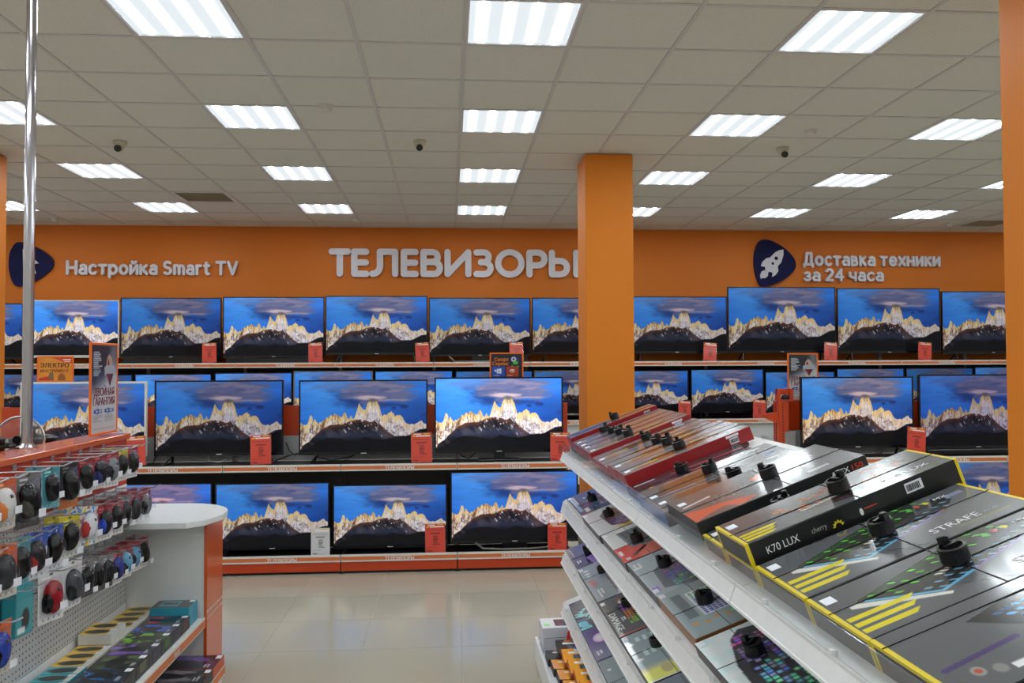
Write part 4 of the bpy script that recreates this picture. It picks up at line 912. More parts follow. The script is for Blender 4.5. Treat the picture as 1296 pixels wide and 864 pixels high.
# ---- second shelf: boxes lie along the shelf, print reads towards the aisle
def along(n=150, w_=.45, h_=.19, bg=(128, 132, 138)): return Cv(w_, h_, n, bg)
def done(cv, nm):                                   # glossy prints, colours brightened to offset the weak light on the lower shelves
    cv.im = 255*np.clip(cv.im/255*1.4+.03, 0, 1); return ((cv.w, cv.h), cv.mesh(nm, GLOSSPRINT))
def rk(cols, p=.5, sd=3):
    r = random.Random(sd); return lambda a, b: tuple(int(v*r.uniform(.65, 1.2)) for v in cols[min(len(cols)-1, int(b*len(cols)/20))]) if r.random() < p+.4 else None
c = along(bg=(34, 42, 68)); c.rect(.0, .0, .45, .19, (30, 38, 62)); c.rect(.08, .03, .4, .15, (44, 60, 84)); c.keys((.1, .04), (.28, 0), (0, .09), 6, 20, rk([(150, 160, 176), (110, 120, 150)], .2)); c.ell(.18, .07, .012, .008, (200, 60, 50)); c.ell(.3, .12, .012, .008, (190, 60, 60)); c.rect(.02, .165, .38, .182, (90, 140, 170)); c.bars(.03, .16, .3, .025, 2, (210, 214, 220), 3); c.rect(.34, .14, .42, .16, (222, 226, 232)); c.rect(.0, .01, .03, .03, (225, 225, 230))
kb_box('navy keyboard box with pale print at the end of the second sloping shelf', 2, 3.85, 4.345, .21, .035, done(c, 'top_print'), (230, 230, 232), s0=.0, across=False, puck=(.098, .22), sticker=(.004, .44))
c = along(bg=(168, 166, 168)); c.mix(smooth(.1, .02, c.Y)*smooth(.0, .3, c.X), (206, 104, 62)); c.mix(smooth(.28, .45, c.X)*(1-smooth(.05, .13, c.Y)), (214, 150, 70)); c.poly([(.08, .05), (.15, .03), (.38, .035), (.42, .07), (.36, .12), (.14, .13), (.07, .1)], (88, 66, 70)); c.keys((.12, .05), (.25, 0), (0, .06), 5, 18, rk([(140, 100, 90), (110, 90, 150)], .3)); c.rect(.03, .15, .05, .175, (220, 220, 224)); c.rect(.03, .12, .04, .14, (222, 222, 226))
kb_box('grey and orange keyboard box on the second sloping shelf beside the navy one', 2, 3.395, 3.845, .2, .035, done(c, 'top_print'), (60, 56, 70), s0=.0, across=False, puck=(.098, .25), sticker=(.004, .39))
c = along(bg=(222, 224, 228)); c.mix(1.*((c.X > .26)*(c.Y < .19)), (196, 52, 50)); c.mix(smooth(.26, .34, c.X)*(1-smooth(.1, .17, c.Y)), (216, 92, 80)); c.poly([(.06, .05), (.1, .02), (.3, .03), (.33, .07), (.3, .13), (.06, .14)], (96, 104, 110)); c.poly([(.07, .055), (.11, .03), (.29, .035), (.315, .07), (.29, .12), (.07, .13)], (60, 68, 72)); c.line((.34, .09), (.4, .14), .018, (70, 24, 28)); c.rect(.4, .16, .43, .175, (240, 236, 236)); c.rect(.3, .17, .36, .182, (240, 236, 236))
kb_box('white keyboard box with red corner print on the second sloping shelf', 2, 2.915, 3.385, .2, .035, done(c, 'top_print'), (60, 60, 66), s0=.005, across=False, puck=(.098, .2), sticker=(.004, .41))
c = along(bg=(132, 140, 146)); c.mix(smooth(.14, .02, c.Y)*smooth(.15, .4, c.X), (54, 52, 62)); c.poly([(.12, .08), (.2, .14), (.4, .15), (.43, .09), (.38, .02), (.16, .03)], (84, 90, 98)); c.keys((.16, .03), (.24, 0), (.01, .09), 6, 20, rk([(150, 110, 130), (100, 90, 160), (90, 150, 130)], .4)); c.ell(.05, .03, .02, .012, (90, 190, 220)); c.ell(.08, .05, .03, .014, (196, 150, 180)); c.rect(.1, .16, .12, .185, (190, 200, 206)); c.ell(.02, .01, .012, .008, (110, 200, 60)); c.bars(.36, .165, .07, .02, 2, (120, 70, 170), 3); c.bars(.05, .155, .08, .03, 2, (200, 214, 226), 5)
kb_box('pale grey keyboard box with purple keyboard picture on the second sloping shelf', 2, 2.48, 2.905, .2, .035, done(c, 'top_print'), (46, 44, 48), s0=.008, across=False, puck=(.098, .24), sticker=(.004, .03))
c = along(bg=(118, 128, 130)); c.mix((c.Y < .05)*1., (66, 74, 74)); c.rect(.08, .05, .31, .125, (220, 226, 226)); c.keys((.085, .055), (.22, 0), (0, .066), 5, 13, lambda a, b: (66, 120, 96) if b < 4 else (70, 80, 140), .25); c.rect(.06, .135, .3, .165, (84, 92, 96)); 
for q in range(5): c.rect(.34+.018*(q % 2), .04+.028*q, .355+.018*(q % 2), .055+.028*q, (206, 120, 50))
c.ell(.35, .06, .007, .007, (90, 190, 140)); c.rect(.0, .02, .06, .028, (150, 90, 60)); c.ell(.02, .01, .02, .008, (210, 214, 220))
kb_box('grey keyboard box with a white key-layout chart on the second sloping shelf', 2, 2.08, 2.47, .2, .04, done(c, 'top_print'), (140, 92, 50), s0=.008, across=False, puck=(.098, .2), sticker=(.004, .35))
c = along(bg=(150, 176, 206)); c.mix(fbm(c.X*30, c.Y*30, 3, 7)*.6, (206, 220, 236)); c.poly([(.02, .09), (.06, .12), (.2, .15), (.44, .16), (.45, .02), (.3, .0), (.04, .03)], (36, 34, 40)); c.keys((.05, .03), (.38, 0), (.0, .1), 7, 22, rk([(150, 80, 140), (110, 90, 170), (90, 140, 176), (90, 180, 150)], .3)); c.poly([(.3, .16), (.45, .1), (.45, .19), (.28, .19)], (110, 180, 230)); c.bars(.33, .15, .1, .03, 3, (220, 226, 236), 4)
kb_box('pale blue keyboard box with purple to green lit keys on the second sloping shelf', 2, 1.62, 2.07, .21, .035, done(c, 'top_print'), (40, 38, 40), s0=.0, across=False, puck=(.098, .27), sticker=(.004, .41))
c = along(bg=(120, 126, 128)); c.poly([(.0, .02), (.3, .0), (.36, .1), (.1, .17)], (60, 130, 200)); c.bars(.02, .14, .1, .04, 3, (220, 222, 226), 9)
kb_box('grey keyboard box with a blue panel, last on the second sloping shelf', 2, 1.2, 1.612, .21, .035, done(c, 'top_print'), (120, 120, 122), s0=.0, across=False)
# ---- third shelf
c = along(bg=(30, 30, 52)); c.poly([(.22, .0), (.45, .02), (.45, .1), (.3, .12)], (124, 96, 160)); c.ell(.3, .06, .05, .02, (176, 130, 190)); c.line((.05, .17), (.2, .165), .004, (220, 220, 226)); c.ell(.24, .05, .03, .01, (206, 70, 60)); c.bars(.3, .15, .08, .025, 2, (180, 190, 210), 3)
kb_box('dark navy keyboard box with violet glow at the end of the third sloping shelf', 3, 3.99, 4.41, .19, .035, done(c, 'top_print'), (226, 226, 228), s0=.0, across=False, puck=(.098, .2))
c = along(bg=(112, 120, 124)); c.mix(fbm(c.X*12, c.Y*9, 3, 3)*.3, (150, 160, 166)); 
for q in range(3): c.ell(.06+.04*q, .16, .012, .012, (190, 200, 206))
c.bars(.2, .15, .08, .03, 3, (200, 80, 70), 2); c.bars(.32, .14, .1, .03, 2, (214, 218, 222), 8); c.keys((.1, .03), (.28, 0), (0, .07), 5, 20, rk([(130, 150, 150), (150, 130, 140)], .3)); c.rect(0, .0, .45, .006, (190, 60, 56)); c.poly([(.36, .05), (.45, .04), (.45, .1), (.38, .08)], (180, 184, 190))
kb_box('grey keyboard box with pale round marks on the third sloping shelf', 3, 3.44, 3.98, .19, .035, done(c, 'top_print'), (66, 64, 66), s0=.0, across=False, puck=(.098, .36), sticker=(.004, .49))
c = along(bg=(74, 74, 76)); c.poly([(.05, .1), (.12, .05), (.36, .06), (.34, .12), (.14, .14)], (40, 38, 42)); c.keys((.12, .055), (.24, .0), (.0, .07), 6, 20, rk([(130, 90, 160), (200, 110, 70), (120, 170, 60)], .5)); c.line((.44, .0), (.44, .19), .006, (200, 60, 50)); c.ell(.09, .1, .025, .02, (190, 196, 206)); c.bars(.26, .13, .06, .02, 2, (200, 206, 210), 3); c.rect(.0, .01, .2, .014, (190, 190, 194)); c.poly([(.05, .11), (.07, .09), (.075, .12)], (200, 90, 60))
kb_box('dark grey keyboard box with a large white word on the third sloping shelf', 3, 2.99, 3.43, .19, .035, done(c, 'top_print'), (60, 58, 62), s0=.0, across=False, puck=(.098, .28), sticker=(.004, .38), texts=[('DAMAGE', .19, .182, .2, .028, INKW, .07)])
c = along(bg=(116, 126, 130)); c.mix(smooth(.3, .4, c.X)*smooth(.0, .05, fbm(c.X*20, c.Y*20, 2, 5)-.3), (206, 190, 90)); c.ell(.38, .11, .04, .02, (150, 140, 100)); c.bars(.05, .08, .06, .08, 3, (150, 166, 170), 3); c.bars(.18, .08, .06, .08, 3, (150, 166, 170), 5); c.ell(.1, .17, .012, .01, (220, 224, 230)); c.ell(.25, .17, .012, .01, (210, 214, 220)); c.line((.2, .02), (.22, .13), .003, (110, 180, 90)); c.rect(.44, 0, .45, .19, (220, 220, 222))
kb_box('grey keyboard box with yellow flame print on the third sloping shelf', 3, 2.55, 2.982, .19, .035, done(c, 'top_print'), (40, 40, 42), s0=.0, across=False, puck=(.098, .25), sticker=(.004, .38))
c = along(bg=(92, 98, 106)); c.keys((.1, .03), (.28, 0), (0, .09), 5, 20, rk([(120, 120, 130)], .4))
kb_box('grey keyboard box, last on the third sloping shelf', 3, 2.1, 2.542, .19, .035, done(c, 'top_print'), (40, 40, 42), s0=.0, across=False, puck=(.098, .25))
# ---- fourth shelf
c = along(bg=(36, 44, 54)); c.rect(.1, .02, .4, .12, (26, 28, 36)); c.keys((.11, .025), (.28, 0), (0, .09), 6, 20, rk([(60, 200, 120), (190, 60, 60), (70, 90, 200)], .3)); c.mix(smooth(.02, .0, np.abs(c.Y-.14+.1*(c.X-.3)))*.0+1.*((c.Y > .12)*(c.X > .15)*(fbm(c.X*25, c.Y*25, 3, 2) > .5)), (110, 206, 230)); c.rect(.3, .14, .44, .18, (80, 130, 140), .6)
kb_box('black and cyan keyboard box at the end of the fourth sloping shelf', 4, 3.89, 4.325, .19, .035, done(c, 'top_print'), (28, 30, 34), s0=.005, across=False, sticker=(.16, .39))
c = along(bg=(64, 48, 92)); c.mix(smooth(.0, .45, c.X)*.6, (130, 140, 150)); c.ell(.17, .13, .06, .03, (196, 150, 220)); c.ell(.17, .13, .03, .016, (240, 220, 250)); c.rect(.06, .04, .42, .09, (190, 200, 214)); c.rect(.02, .0, .06, .03, (180, 190, 200)); c.rect(.08, .0, .12, .03, (170, 180, 190)); c.bars(.33, .15, .08, .03, 2, (230, 230, 236), 3)
kb_box('violet keyboard box with a white flash print on the fourth sloping shelf', 4, 3.49, 3.882, .19, .035, done(c, 'top_print'), (44, 40, 54), s0=.005, across=False, sticker=(.16, .34))
c = along(bg=(112, 122, 124)); c.rect(.12, .03, .4, .1, (90, 94, 130)); c.keys((.13, .035), (.26, 0), (0, .06), 5, 20, rk([(120, 120, 190), (90, 170, 150)], .3)); c.ell(.12, .16, .01, .008, (230, 230, 234)); c.ell(.3, .16, .01, .008, (230, 230, 234)); c.poly([(.3, .1), (.45, .08), (.45, .13)], (70, 150, 130))
kb_box('grey keyboard box with violet key picture on the fourth sloping shelf', 4, 3.04, 3.482, .19, .035, done(c, 'top_print'), (40, 40, 42), s0=.005, across=False, puck=(.098, .2))
c = along(bg=(70, 76, 84)); c.keys((.1, .03), (.28, 0), (0, .09), 5, 20, rk([(110, 116, 124)], .4))
kb_box('dark grey keyboard box, last on the fourth sloping shelf', 4, 2.58, 3.032, .19, .035, done(c, 'top_print'), (40, 40, 42), s0=.005, across=False)
# red paper tag on the end of the lowest shelf lip
o = part('paper_tag', MB().prism([(0, 0), (.02, .004), (.016, .045), (.006, .04)], 0, .002, 'xz'), mat('red paper', (190, 24, 28), .5), None, loc=(XF-.05, 4.1, .28)); tag(o, 'tiny red paper tag stuck on the lowest sloping shelf edge', 'tag')
# ---- base deck: boxes lying flat across the gondola
def flat_box(label, x, y, z, L, W, T, cv, side, rot=0., tilt=0., group=None, texts=(), tx=0.):
    t = thing('keyboard_box', label, 'box', (x, y, z), (tx, -tilt, rot), group=group)
    part('carton', MB().box(0, L, 0, W, 0, T), CARDB, t, bevel=.0015, color=side)
    key, me = cv; p = obj('top_print', me, t, (.002, W-.002, T+.0008), (0, 0, 0), sc=((L-.004)/key[0], (W-.004)/key[1], 1))
    for body, xx, yy, w_, cap, M, bold in texts: obj('lettering', text_mesh(body, w_, cap, 0, M, bold), p, (xx, -yy, .0006))
    return t
c = Cv(.46, .16, 130, (226, 226, 232)); c.rect(.07, .03, .45, .13, (40, 40, 44)); c.keys((.075, .035), (.37, 0), (0, .09), 6, 24, rk([(76, 72, 76)], .5)); c.rect(.015, .09, .045, .125, (120, 206, 110))
flat_box('white keyboard box with a green square lying on the base deck', .475, 4.3, .225, .46, .17, .05, done(c, 'top_print'), (216, 216, 226), tilt=.02)
flat_box('plain pale box under the white keyboard box on the base deck', .48, 4.3, .151, .46, .17, .073, done(Cv(.46, .17, 10, (200, 200, 206)), 'top_print'), (196, 196, 204))
def d_or(dark):
    c = Cv(.44, .14, 110, (36, 34, 36) if dark else (226, 118, 28)); c.rect(.05, .06, .44, .13, (60, 64, 74)); c.keys((.06, .065), (.37, 0), (0, .06), 5, 22, rk([(92, 98, 110)], .5)); c.rect(.04, .01, .16, .022, (226, 84, 30)); c.rect(.03, .03, .16, .05, (226, 222, 216)); c.rect(.2, .03, .28, .05, (226, 190, 60))
    if not dark: c.mix(smooth(.3, .44, c.X)*.5, (220, 70, 30)); c.rect(.06, .0, .3, .03, (240, 222, 214)); c.rect(.1, .008, .2, .02, (180, 40, 40))
    return done(c, 'top_print')
ORG = 'orange and black keyboard boxes stacked on the base deck'
for k_, (x, y, z, dk) in enumerate(((.53, 4.1, .245, True), (.54, 3.965, .24, False), (.55, 3.83, .235, False), (.56, 3.695, .23, False), (.565, 3.56, .225, False), (.57, 3.425, .22, False))):
    flat_box(('black and orange keyboard box leaning on top of the base deck pile' if dk else 'orange keyboard box with grey key picture leaning in the base deck pile'), x, y, .192, .44, .125, .026, d_or(dk), (40, 36, 36) if dk else (176, 84, 34), group=ORG, tx=.2)
    flat_box('orange-topped keyboard box in the lower layer of the base deck pile', x-.05, y+.003, .152, .46, .128, .036, d_or(k_ == 0), (54, 44, 42), group=ORG)
# ------------------------------------------------------------------ mouse gondola
XP = -1.61
mg = thing('mouse_gondola', 'orange and white pegboard gondola hung with computer mice', 'shelving', (0, 0, 0))
part('top_beam', MB().box(-1.765, -1.595, 1.0, 4.36, 1.262, 1.288), OLITE, mg, bevel=.003)
YG = [4.355, 3.455, 2.555, 1.655]
for ya, yb in zip(YG[1:], YG[:-1]):
    part('pegboard', MB().box(-1.63, XP, ya+.002, yb-.002, 1.036, 1.26), PEGO, mg, label='orange perforated panel')
    for z0, z1 in ((.742, 1.026), (.45, .74), (.14, .448)):
        part('pegboard' if z0 > .4 else 'back_panel', MB().box(-1.63, XP, ya+.002, yb-.002, z0, z1-.003), PEGW if z0 > .4 else PWHITE, mg)
    part('panel_lip', MB().box(-1.63, XP+.0008, ya+.002, yb-.002, 1.025, 1.036), PWHITE, mg)
    sh = part('shelf', MB().box(XP+.001, -1.235, ya+.001, yb-.001, .33, .358), PWHITE, mg)
    part('price_rail', MB().box(-1.234, -1.222, ya+.003, yb-.003, .312, .362, 0).box(-1.223, -1.2205, ya+.003, yb-.003, .318, .352, 1), [RAILW, RAILO], sh)
    obj('lettering', text_mesh('МЫШИ', .07, .022, 0, INKW, .02), sh, (-1.2198, (ya+yb)/2-.03, .325), (PI/2, 0, PI/2))
    part('base', MB().box(XP+.001, -1.14, ya+.001, yb-.001, 0, .12), PWHITE, mg)
    part('base_rail', MB().box(-1.14, -1.125, ya+.003, yb-.003, .075, .13, 0).box(-1.126, -1.123, ya+.003, yb-.003, .085, .118, 1), [RAILW, RAILO], mg)
for y in YG:
    y = min(y, 4.334); part('upright', MB().box(-1.70, -1.632, y-.018, y+.018, 0, 1.26), ORED, mg)
    part('shelf_bracket', MB().prism([(XP, .24), (XP, .33), (-1.25, .33), (-1.27, .31)], y-.0016, y+.0016, 'xz'), PWHITE, mg)
part('rear_deck', MB().box(-2.15, -1.705, 1.7, 4.35, 1.18, 1.2).box(-2.15, -2.13, 1.7, 4.35, 0, 1.18), ORED, mg)

# end counter
cn = thing('end_counter', 'white counter with a rounded top and orange side at the end of the mouse gondola', 'counter', (-1.5, 4.5, 0))
part('body', MB().box(-.42, .268, -.135, .145, .1, .845), SLAB, cn)
part('side_panel', MB().box(.269, .284, -.14, .15, 0, .845), OLITE, cn, label='glossy orange side panel')
part('side_strip', MB().box(.284, .2855, -.14, .15, .385, .388).box(.284, .2855, -.14, .15, .352, .354), RAILW, cn)
part('plinth', MB().box(-.4, .26, -.12, .13, 0, .1), DARKBACK, cn)
tp = [(-.52, -.13), (-.095, -.13), (-.095, -.37), (.25, -.37), (.315, -.3), (.36, -.14)]+[(.06+.3*math.cos(a), -.08+.30*math.sin(a)) for a in np.linspace(.1, PI/2, 9)]+[(-.52, .22)]
part('top_slab', MB().prism(tp, .846, .876, 'xy'), SLAB, cn, bevel=.003)

# chrome pole from the beam to the ceiling
t = thing('chrome_pole', 'slim chrome pole rising from the orange beam to the ceiling', 'pole', (-1.735, 3.61, 1.288))
part('tube', MB().cyl((0, 0, .006), (0, 0, HC-1.288-.006), .021, 20), CHROME, t, smooth=False)
part('flange', MB().lathe([(.04, 0), (.04, .005), (.026, .014), (.024, .02)], 20), CHROME, t)
part('ceiling_flange', MB().lathe([(.024, HC-1.288-.03), (.04, HC-1.288-.012), (.04, HC-1.288-.001)], 20), CHROME, t)

# cookware behind the beam
def pot(label, x, y, z, r, h, knob, glass):
    t = thing('cooking_pot', label, 'pot', (x, y, z))
    part('body', MB().lathe([(r*.8, 0), (r*.95, .01), (r, .03), (r, h), (r*1.03, h+.004), (r*.97, h+.004)], 28), BLACK if not glass else STEEL, t, smooth=True)
    l = part('lid', MB().lathe([(r*1.03, h+.004), (r*1.02, h+.012), (r*.7, h+.024), (r*.2, h+.032), (.01, h+.033)], 28), CLEAR if glass else BLACK, t, smooth=True)
    part('knob', MB().lathe([(.008, h+.03), (.008, h+.05), (.026, h+.055), (.028, h+.066), (.01, h+.07)], 16), BLACK, l)
    if glass: part('rim', MB().tube([(r*1.03*math.cos(a), r*1.03*math.sin(a), h+.008) for a in np.linspace(0, 2*PI, 29)], .005, 6), STEEL, l)
    for sx in (-1, 1): part('handle', MB().tube([(r*.98*sx, -.035, h-.02), ((r+.04)*sx, -.025, h-.018), ((r+.04)*sx, .025, h-.018), (r*.98*sx, .035, h-.02)], .007, 6), BLACK, t)
    return t
pot('black saucepan with a knobbed lid behind the orange beam by the pole', -1.95, 3.62, 1.203, .11, .11, True, False)
pot('black low casserole with a knobbed lid behind the orange beam past the pole', -1.94, 4.1, 1.203, .1, .075, True, False)
t = thing('glass_lid', 'steel-rimmed glass pan lid standing on edge behind the orange beam', 'pan lid', (-1.87, 3.83, 1.2005), (0, 0, .1))
part('rim', MB().tube([(.098*math.cos(a), .0, .105+.098*math.sin(a)) for a in np.linspace(0, 2*PI, 33)], .005, 6), STEEL, t)
part('glass', MB().prism([(.096*math.cos(a), .105+.096*math.sin(a)) for a in np.linspace(0, 2*PI, 28, endpoint=False)], -.002, .002, 'xz'), CLEAR, t)
part('knob', MB().cyl((0, -.002, .105), (0, -.035, .105), .018, 14), BLACK, t)
part('stand_foot', MB().box(-.03, .03, -.03, .03, 0, .012), BLACK, t)

# mice in blister packs
def mouse_mesh(name, x0, x1, sx=1., inflate=0.):
    nu, nv = 18, 12; mb = MB(); v = []
    for i in range(nv+1):
        a = PI*i/nv; zz = math.cos(a); rr = math.sin(a)**.8
        wz = .85+.15*math.cos(PI*(zz*.5-.4))
        for j in range(nu):
            b = 2*PI*j/nu; cx, cy = math.cos(b), math.sin(b)
            px_ = (abs(cx)**.8)*(1 if cx > 0 else -1)*.021*rr*(1.15-.25*zz) if cx > 0 else cx*.004*rr
            v.append((px_*(1+inflate)+(inflate*.01 if cx > 0 else 0), cy*.03*rr*wz*(1+inflate)-(.0 if abs(cy) < .9 else 0), zz*.05*(1+inflate*.8)))
    f = [(i*nu+j, i*nu+(j+1) % nu, (i+1)*nu+(j+1) % nu, (i+1)*nu+j) for i in range(nv) for j in range(nu)]
    mb.add(v, f); return mb
mouse_me = mouse_mesh('mouse', 0, 1).mesh('mouse', PAINT, smooth=True)
dome_me = mouse_mesh('dome', 0, 1, inflate=.18)
dome_me.box(-.0005, .001, -.038, .038, -.058, .058)
dome_me = dome_me.mesh('blister', BLISTER, smooth=True)
pal = MB()
for s_ in (-1, 1): pal.lathe([(.001, -.04), (.010, -.036), (.014, -.01), (.011, .012), (.001, .018)], 10, (.012, s_*.022, -.008))
side_me = MB().lathe([(.001, -.046), (.013, -.036), (.017, -.008), (.012, .018), (.001, .034)], 12).mesh('side_grip', PAINT, smooth=True)
wheel_me = MB().cyl((.0155, -.004, .024), (.0155, .004, .024), .0065, 12).mesh('scroll_wheel', mat('grey rubber', (70, 70, 74), .6))
hook_me = MB().tube([(.002, 0, 0), (.06, 0, .002), (.18, 0, .004), (.21, 0, .017)], .003, 6).box(.001, .006, -.014, .014, -.012, .012).mesh('peg_hook', STEEL)
stick_me = MB().box(0, .0008, -.017, .017, -.013, .013).mesh('price_sticker', STICK)
def card(top, bot, split, kind=0):
    c = Cv(.12, .175, 40, bot)
    c.mix(1.*(c.Y < split*.175+.012*np.sin(c.X*26)), top); c.rect(.052, .008, .068, .013, (30, 28, 30))
    c.bars(.02, .02, .06, .025, 2, tuple(min(255, v+110) for v in top), 3)
    for q in range(4): c.rect(.022+.024*q, .157, .029+.024*q, .164, (110, 104, 108))
    if kind == 1: c.mix(fbm(c.X*60, c.Y*60, 2, 3) > .62, (60, 140, 200)); c.mix(fbm(c.X*50+9, c.Y*50, 2, 8) > .68, (214, 70, 50)); c.mix(fbm(c.X*50+19, c.Y*50, 2, 6) > .7, (226, 200, 60))
    return c.mesh('card_face', PRINT)
CARDS = {'red and white': card((150, 22, 34), (226, 222, 222), .55), 'blue and white': card((40, 80, 176), (222, 224, 230), .35), 'yellow and white': card((206, 190, 40), (214, 214, 206), .6), 'teal': card((70, 150, 160), (96, 176, 186), .3),
         'white': card((224, 222, 222), (228, 226, 226), .3), 'orange': card((214, 96, 40), (206, 200, 190), .5), 'black and orange': card((30, 28, 30), (200, 104, 24), .75), 'clear-fronted': card((120, 116, 120), (60, 58, 62), .3), 'picture-printed white': card((224, 222, 226), (226, 226, 230), .2, 1)}
cardb = MB().box(-.0016, 0, -.06, .06, -.16, .015).mesh('backing_card', CARDB)
ROWZ = {'top': 1.249, 'middle': 1.03, 'lower': .8}
def pack(row, y, cname, mcol, mname, scol=None, sc=1., dz=0., behind=1):
    z = ROWZ[row]+dz
    hk = obj('peg_hook', hook_me, None, (XP, y, z)); tag(hk, 'steel peg hook on the %s row holding %s mouse packs' % (row, cname), 'hook', 'peg hooks on the pegboard')
    yaw = random.uniform(-.3, -.12); sc *= .88
    for q in range(behind+1 if sc < .95 else 1):
        t = thing('mouse_pack', '%s blister pack with a %s mouse on the %s hook row' % (cname, mname, row) if q == 0 else 'rear %s pack with a %s mouse, behind on the %s hooks' % (cname, mname, row), 'mouse pack', (XP+.135-.06*q, y, z-.013*sc), (0, random.uniform(.0, .06), yaw*(1-.3*q)), group='mouse packs on the %s hook row' % row)
        t.scale = (sc, sc, sc)
        obj('backing_card', cardb, t, color=(200, 198, 196)); obj('card_face', CARDS[cname], t, (.0006, -.06, .015), (PI/2, 0, PI/2))
        m_ = obj('mouse', mouse_me, t, (.002, .0, -.074), (random.uniform(-.3, .3), 0, 0), sc=(1.5, 1.4, 1.16), color=mcol)
        obj('scroll_wheel', wheel_me, m_)
        if scol: obj('side_grip', side_me, m_, (.004, -.0145, -.002), color=scol)
        if q == 0:
            obj('blister', dome_me, t, (.002, 0, -.074), sc=(1.5, 1.4, 1.16)); obj('price_sticker', stick_me, t, (.05, random.uniform(0, .016), random.uniform(-.13, -.085)))
K = (10, 10, 11); KD = (22, 22, 27)
for y, cn_, mc, mn, sc_, k_, dz in (
  (2.80, 'orange', (220, 220, 224), 'white', None, 1.1, 0), (2.92, 'orange', (210, 208, 206), 'pale grey', (230, 130, 60), 1.1, 0), (3.08, 'clear-fronted', K, 'large black', (70, 66, 60), 1.25, 0), (3.25, 'teal', K, 'black', None, 1., 0), (3.40, 'black and orange', K, 'black ribbed', None, 1.15, 0),
  (3.55, 'red and white', K, 'glossy black', None, 1., 0), (3.69, 'red and white', KD, 'dark blue-edged', (40, 50, 110), .95, 0), (3.81, 'red and white', (120, 122, 126), 'grey', K, 1., 0), (3.92, 'yellow and white', K, 'small black', None, .95, 0), (4.05, 'red and white', (28, 28, 30), 'round black', None, .95, 0)):
    pack('top', y, cn_, mc, mn, sc_, k_, dz)
for y, cn_, mc, mn, sc_, k_, dz in (
  (2.80, 'orange', (60, 60, 64), 'grey', None, 1.1, 0), (2.92, 'orange', (52, 52, 56), 'silver-grey', None, 1.15, 0), (3.03, 'teal', K, 'black', None, 1.1, 0), (3.14, 'blue and white', (40, 38, 42), 'red-sided', (170, 24, 30), 1.1, 0), (3.27, 'blue and white', K, 'glossy black', None, 1.1, 0), (3.41, 'yellow and white', K, 'rounded black', None, 1.05, .01),
  (3.58, 'picture-printed white', (216, 216, 222), 'white patterned', (190, 60, 60), 1.05, .02), (3.74, 'red and white', KD, 'blue-sided', (36, 66, 190), 1., 0), (3.86, 'red and white', K, 'glossy black', None, 1., 0), (3.97, 'clear-fronted', K, 'black', None, .95, 0), (4.09, 'red and white', (32, 30, 32), 'matt black', None, 1., 0), (4.22, 'red and white', (112, 112, 118), 'grey', K, 1., 0)):
    pack('middle', y, cn_, mc, mn, sc_, k_, dz)
for y, cn_, mc, mn, sc_, k_, dz in (
  (2.90, 'orange', (40, 60, 150), 'blue speckled', K, 1.15, -.02), (3.26, 'white', (150, 20, 30), 'glossy red', K, 1.2, .06), (3.44, 'white', (72, 74, 80), 'slim grey', (30, 30, 34), 1.2, .06), (3.565, 'clear-fronted', K, 'long black', None, .95, .03), (3.67, 'clear-fronted', K, 'black', None, .95, .02), (3.775, 'clear-fronted', KD, 'dark grey', None, .95, .01),
  (3.88, 'red and white', (44, 50, 140), 'blue', K, .95, 0), (3.985, 'red and white', (110, 170, 206), 'light blue', K, .95, .0), (4.09, 'red and white', (104, 160, 200), 'sky blue', K, .93, 0), (4.2, 'red and white', K, 'plain black', None, .98, 0)):
    pack('lower', y, cn_, mc, mn, sc_, k_, dz)
# two teal hang boxes
c = Cv(.09, .12, 30, (60, 150, 160)); c.ell(.05, .07, .02, .035, (40, 40, 44)); c.rect(.01, .095, .05, .115, (220, 226, 228)); TEAL = c.mesh('box_face', PRINT)
for q, (y, lb) in enumerate(((3.06, 'teal hanging mouse box in front on the lower hooks'), (3.0, 'teal hanging mouse box behind another on the lower hooks'))):
    t = thing('mouse_box', lb, 'mouse box', (XP+.14-.07*q, y, .845), (0, .03, -.15))
    part('carton', MB().box(-.05, 0, -.048, .048, -.155, -.02), CARDB, t, bevel=.001, color=(44, 140, 152))
    part('hang_tab', MB().box(-.003, -.001, -.045, .045, -.02, .02), CARDB, t, color=(52, 150, 162))
    obj('box_face', TEAL, t, (.0008, -.045, -.028), (PI/2, 0, PI/2))
    hk = obj('peg_hook', hook_me, None, (XP, y, .855)); tag(hk, 'steel peg hook holding a teal mouse box', 'hook', 'peg hooks on the pegboard')

# boxes on the white shelf under the pegboard
def mini(label, x, y, z, L, W, T, cv, side, group=None, notch=True, win=None):
    t = thing('mouse_box', label, 'mouse box', (x, y, z), group=group)
    part('carton', MB().box(0, L, 0, W, 0, T), CARDB, t, bevel=.001, color=side)
    key, me = cv; obj('top_print', me, t, (.001, .001, T+.0007), (0, 0, PI/2), sc=((W-.002)/key[0], (L-.002)/key[1], 1))
    if notch: part('window', MB().prism([(W*.25, T*.95), (W*.25, T*.4), (W*.35, T*.25), (W*.65, T*.25), (W*.75, T*.4), (W*.75, T*.95)], L, L+.0008, 'yz'), CARDB, t, color=win or (24, 40, 30), label='thumb window in the front')
    part('price_sticker', MB().box(L-.03, L-.004, W*.72, W*.95, T+.001, T+.0016), STICK, t)
    return t
def d_splash(col, sd):
    c = Cv(.16, .2, 60, (40, 42, 42)); n = fbm(c.X*30, c.Y*22, 4, sd); c.mix(smooth(.42, .6, n)*(1-smooth(.04, .12, np.hypot(c.X-.09, c.Y-.08)*.8)), col); c.ell(.08, .09, .03, .045, (18, 18, 20)); c.mix(smooth(.6, .7, n)*.4, col)
    c.bars(.02, .165, .06, .02, 2, (190, 190, 194), sd); return ((c.w, c.h), c.mesh('top_print', GLOSSPRINT))
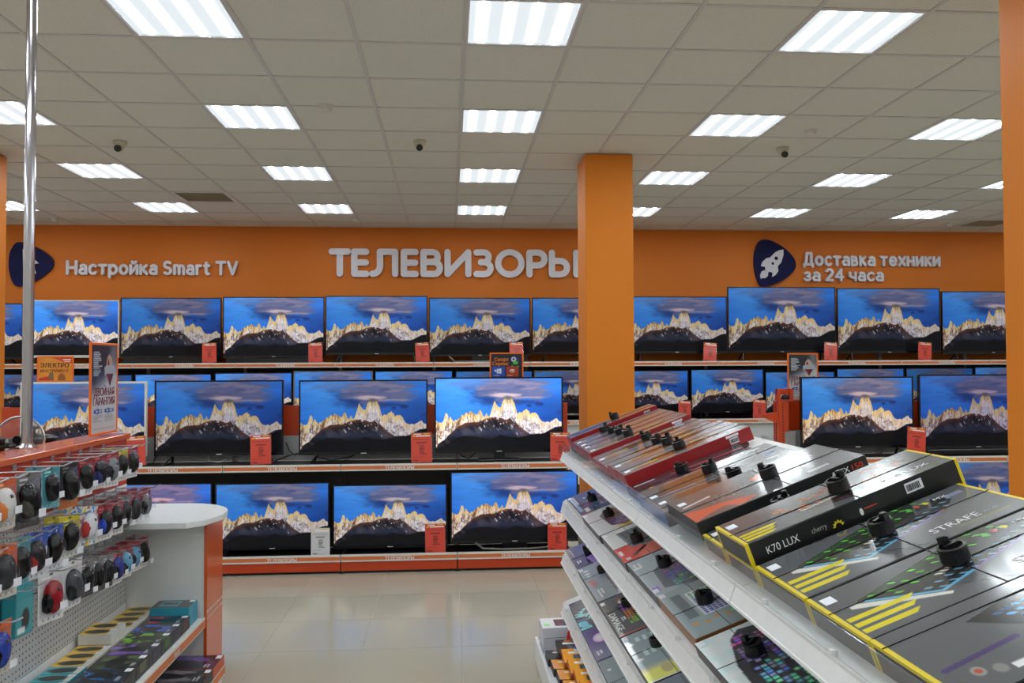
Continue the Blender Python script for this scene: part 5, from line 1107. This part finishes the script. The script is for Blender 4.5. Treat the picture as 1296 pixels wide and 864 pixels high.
def cyan_top():
    c = Cv(.14, .2, 50, (26, 28, 30)); c.rect(.03, .03, .12, .13, (36, 140, 166)); c.ell(.08, .08, .025, .04, (20, 40, 50)); return ((c.w, c.h), c.mesh('top_print', GLOSSPRINT))
mini('taller black and cyan mouse box at the counter end of the shelf', -1.44, 4.20, .36, .185, .135, .095, cyan_top(), (46, 150, 176), notch=False)
yy = 4.195
for col, nm, W, win in (((190, 40, 44), 'red', .13, (90, 20, 24)), ((56, 90, 206), 'blue', .13, (20, 24, 60)), ((120, 190, 40), 'green', .14, (40, 90, 20)), ((130, 90, 190), 'violet', .15, (30, 26, 60)), ((96, 110, 70), 'olive', .15, (86, 90, 60)), ((40, 110, 190), 'blue and orange', .16, (16, 16, 18)), ((150, 120, 170), 'pale violet', .16, (16, 16, 18)), ((60, 120, 190), 'sky blue', .16, (16, 16, 18)), ((180, 120, 60), 'amber', .16, (16, 16, 18))):
    yy -= W
    mini('black gaming mouse box with a %s splash on the shelf under the pegboard' % nm, -1.44, yy+.001, .36, .19, W-.002, .058, d_splash(col, int(yy*100)), (24, 24, 25), 'black gaming mouse boxes in a row', win=win)
def d_yel(col=(214, 170, 44)):
    c = Cv(.08, .14, 34, col); n = fbm(c.X*60, c.Y*40, 3, 4); c.mix(smooth(.5, .65, n), tuple(min(255, int(v*1.2)) for v in col)); c.ell(.04, .065, .026, .05, (30, 28, 28)); c.rect(.0, .115, .08, .14, (222, 220, 214)); return ((c.w, c.h), c.mesh('top_print', PRINT))
YM = d_yel(); TM = d_yel((50, 150, 160))
for i in range(13):
    y = 4.28-i*.084
    if i < 10: mini('yellow and white mouse box in the rear row on the shelf', -1.595, y, .36, .145, .08, .06, YM, (224, 216, 200), 'yellow mouse boxes in the rear row', notch=False)
    else: mini('teal mouse box at the near end of the rear shelf row', -1.595, y, .36, .145, .08, .06, TM, (50, 150, 160), 'teal mouse boxes in the rear row', notch=False)
for i in range(2): mini('yellow and white mouse box lying on top of the rear row', -1.595, 3.86-i*.084, .422, .14, .08, .045, YM, (226, 222, 214), 'mouse boxes on top of the rear row', notch=False)
# dark boxes on the base deck
yy = 4.33
for col, nm, W in (((110, 80, 170), 'violet', .2), ((150, 140, 150), 'grey', .17), ((130, 132, 140), 'silver', .16), ((190, 90, 50), 'orange-edged', .25), ((90, 90, 96), 'plain', .25)):
    yy -= W; mini('dark mouse pad box with %s print on the base deck' % nm, -1.45, yy, .1315, .33, W-.004, .05, d_splash(col, 7+int(yy*50)), (200, 80, 36) if nm == 'violet' else (30, 30, 32), notch=False)
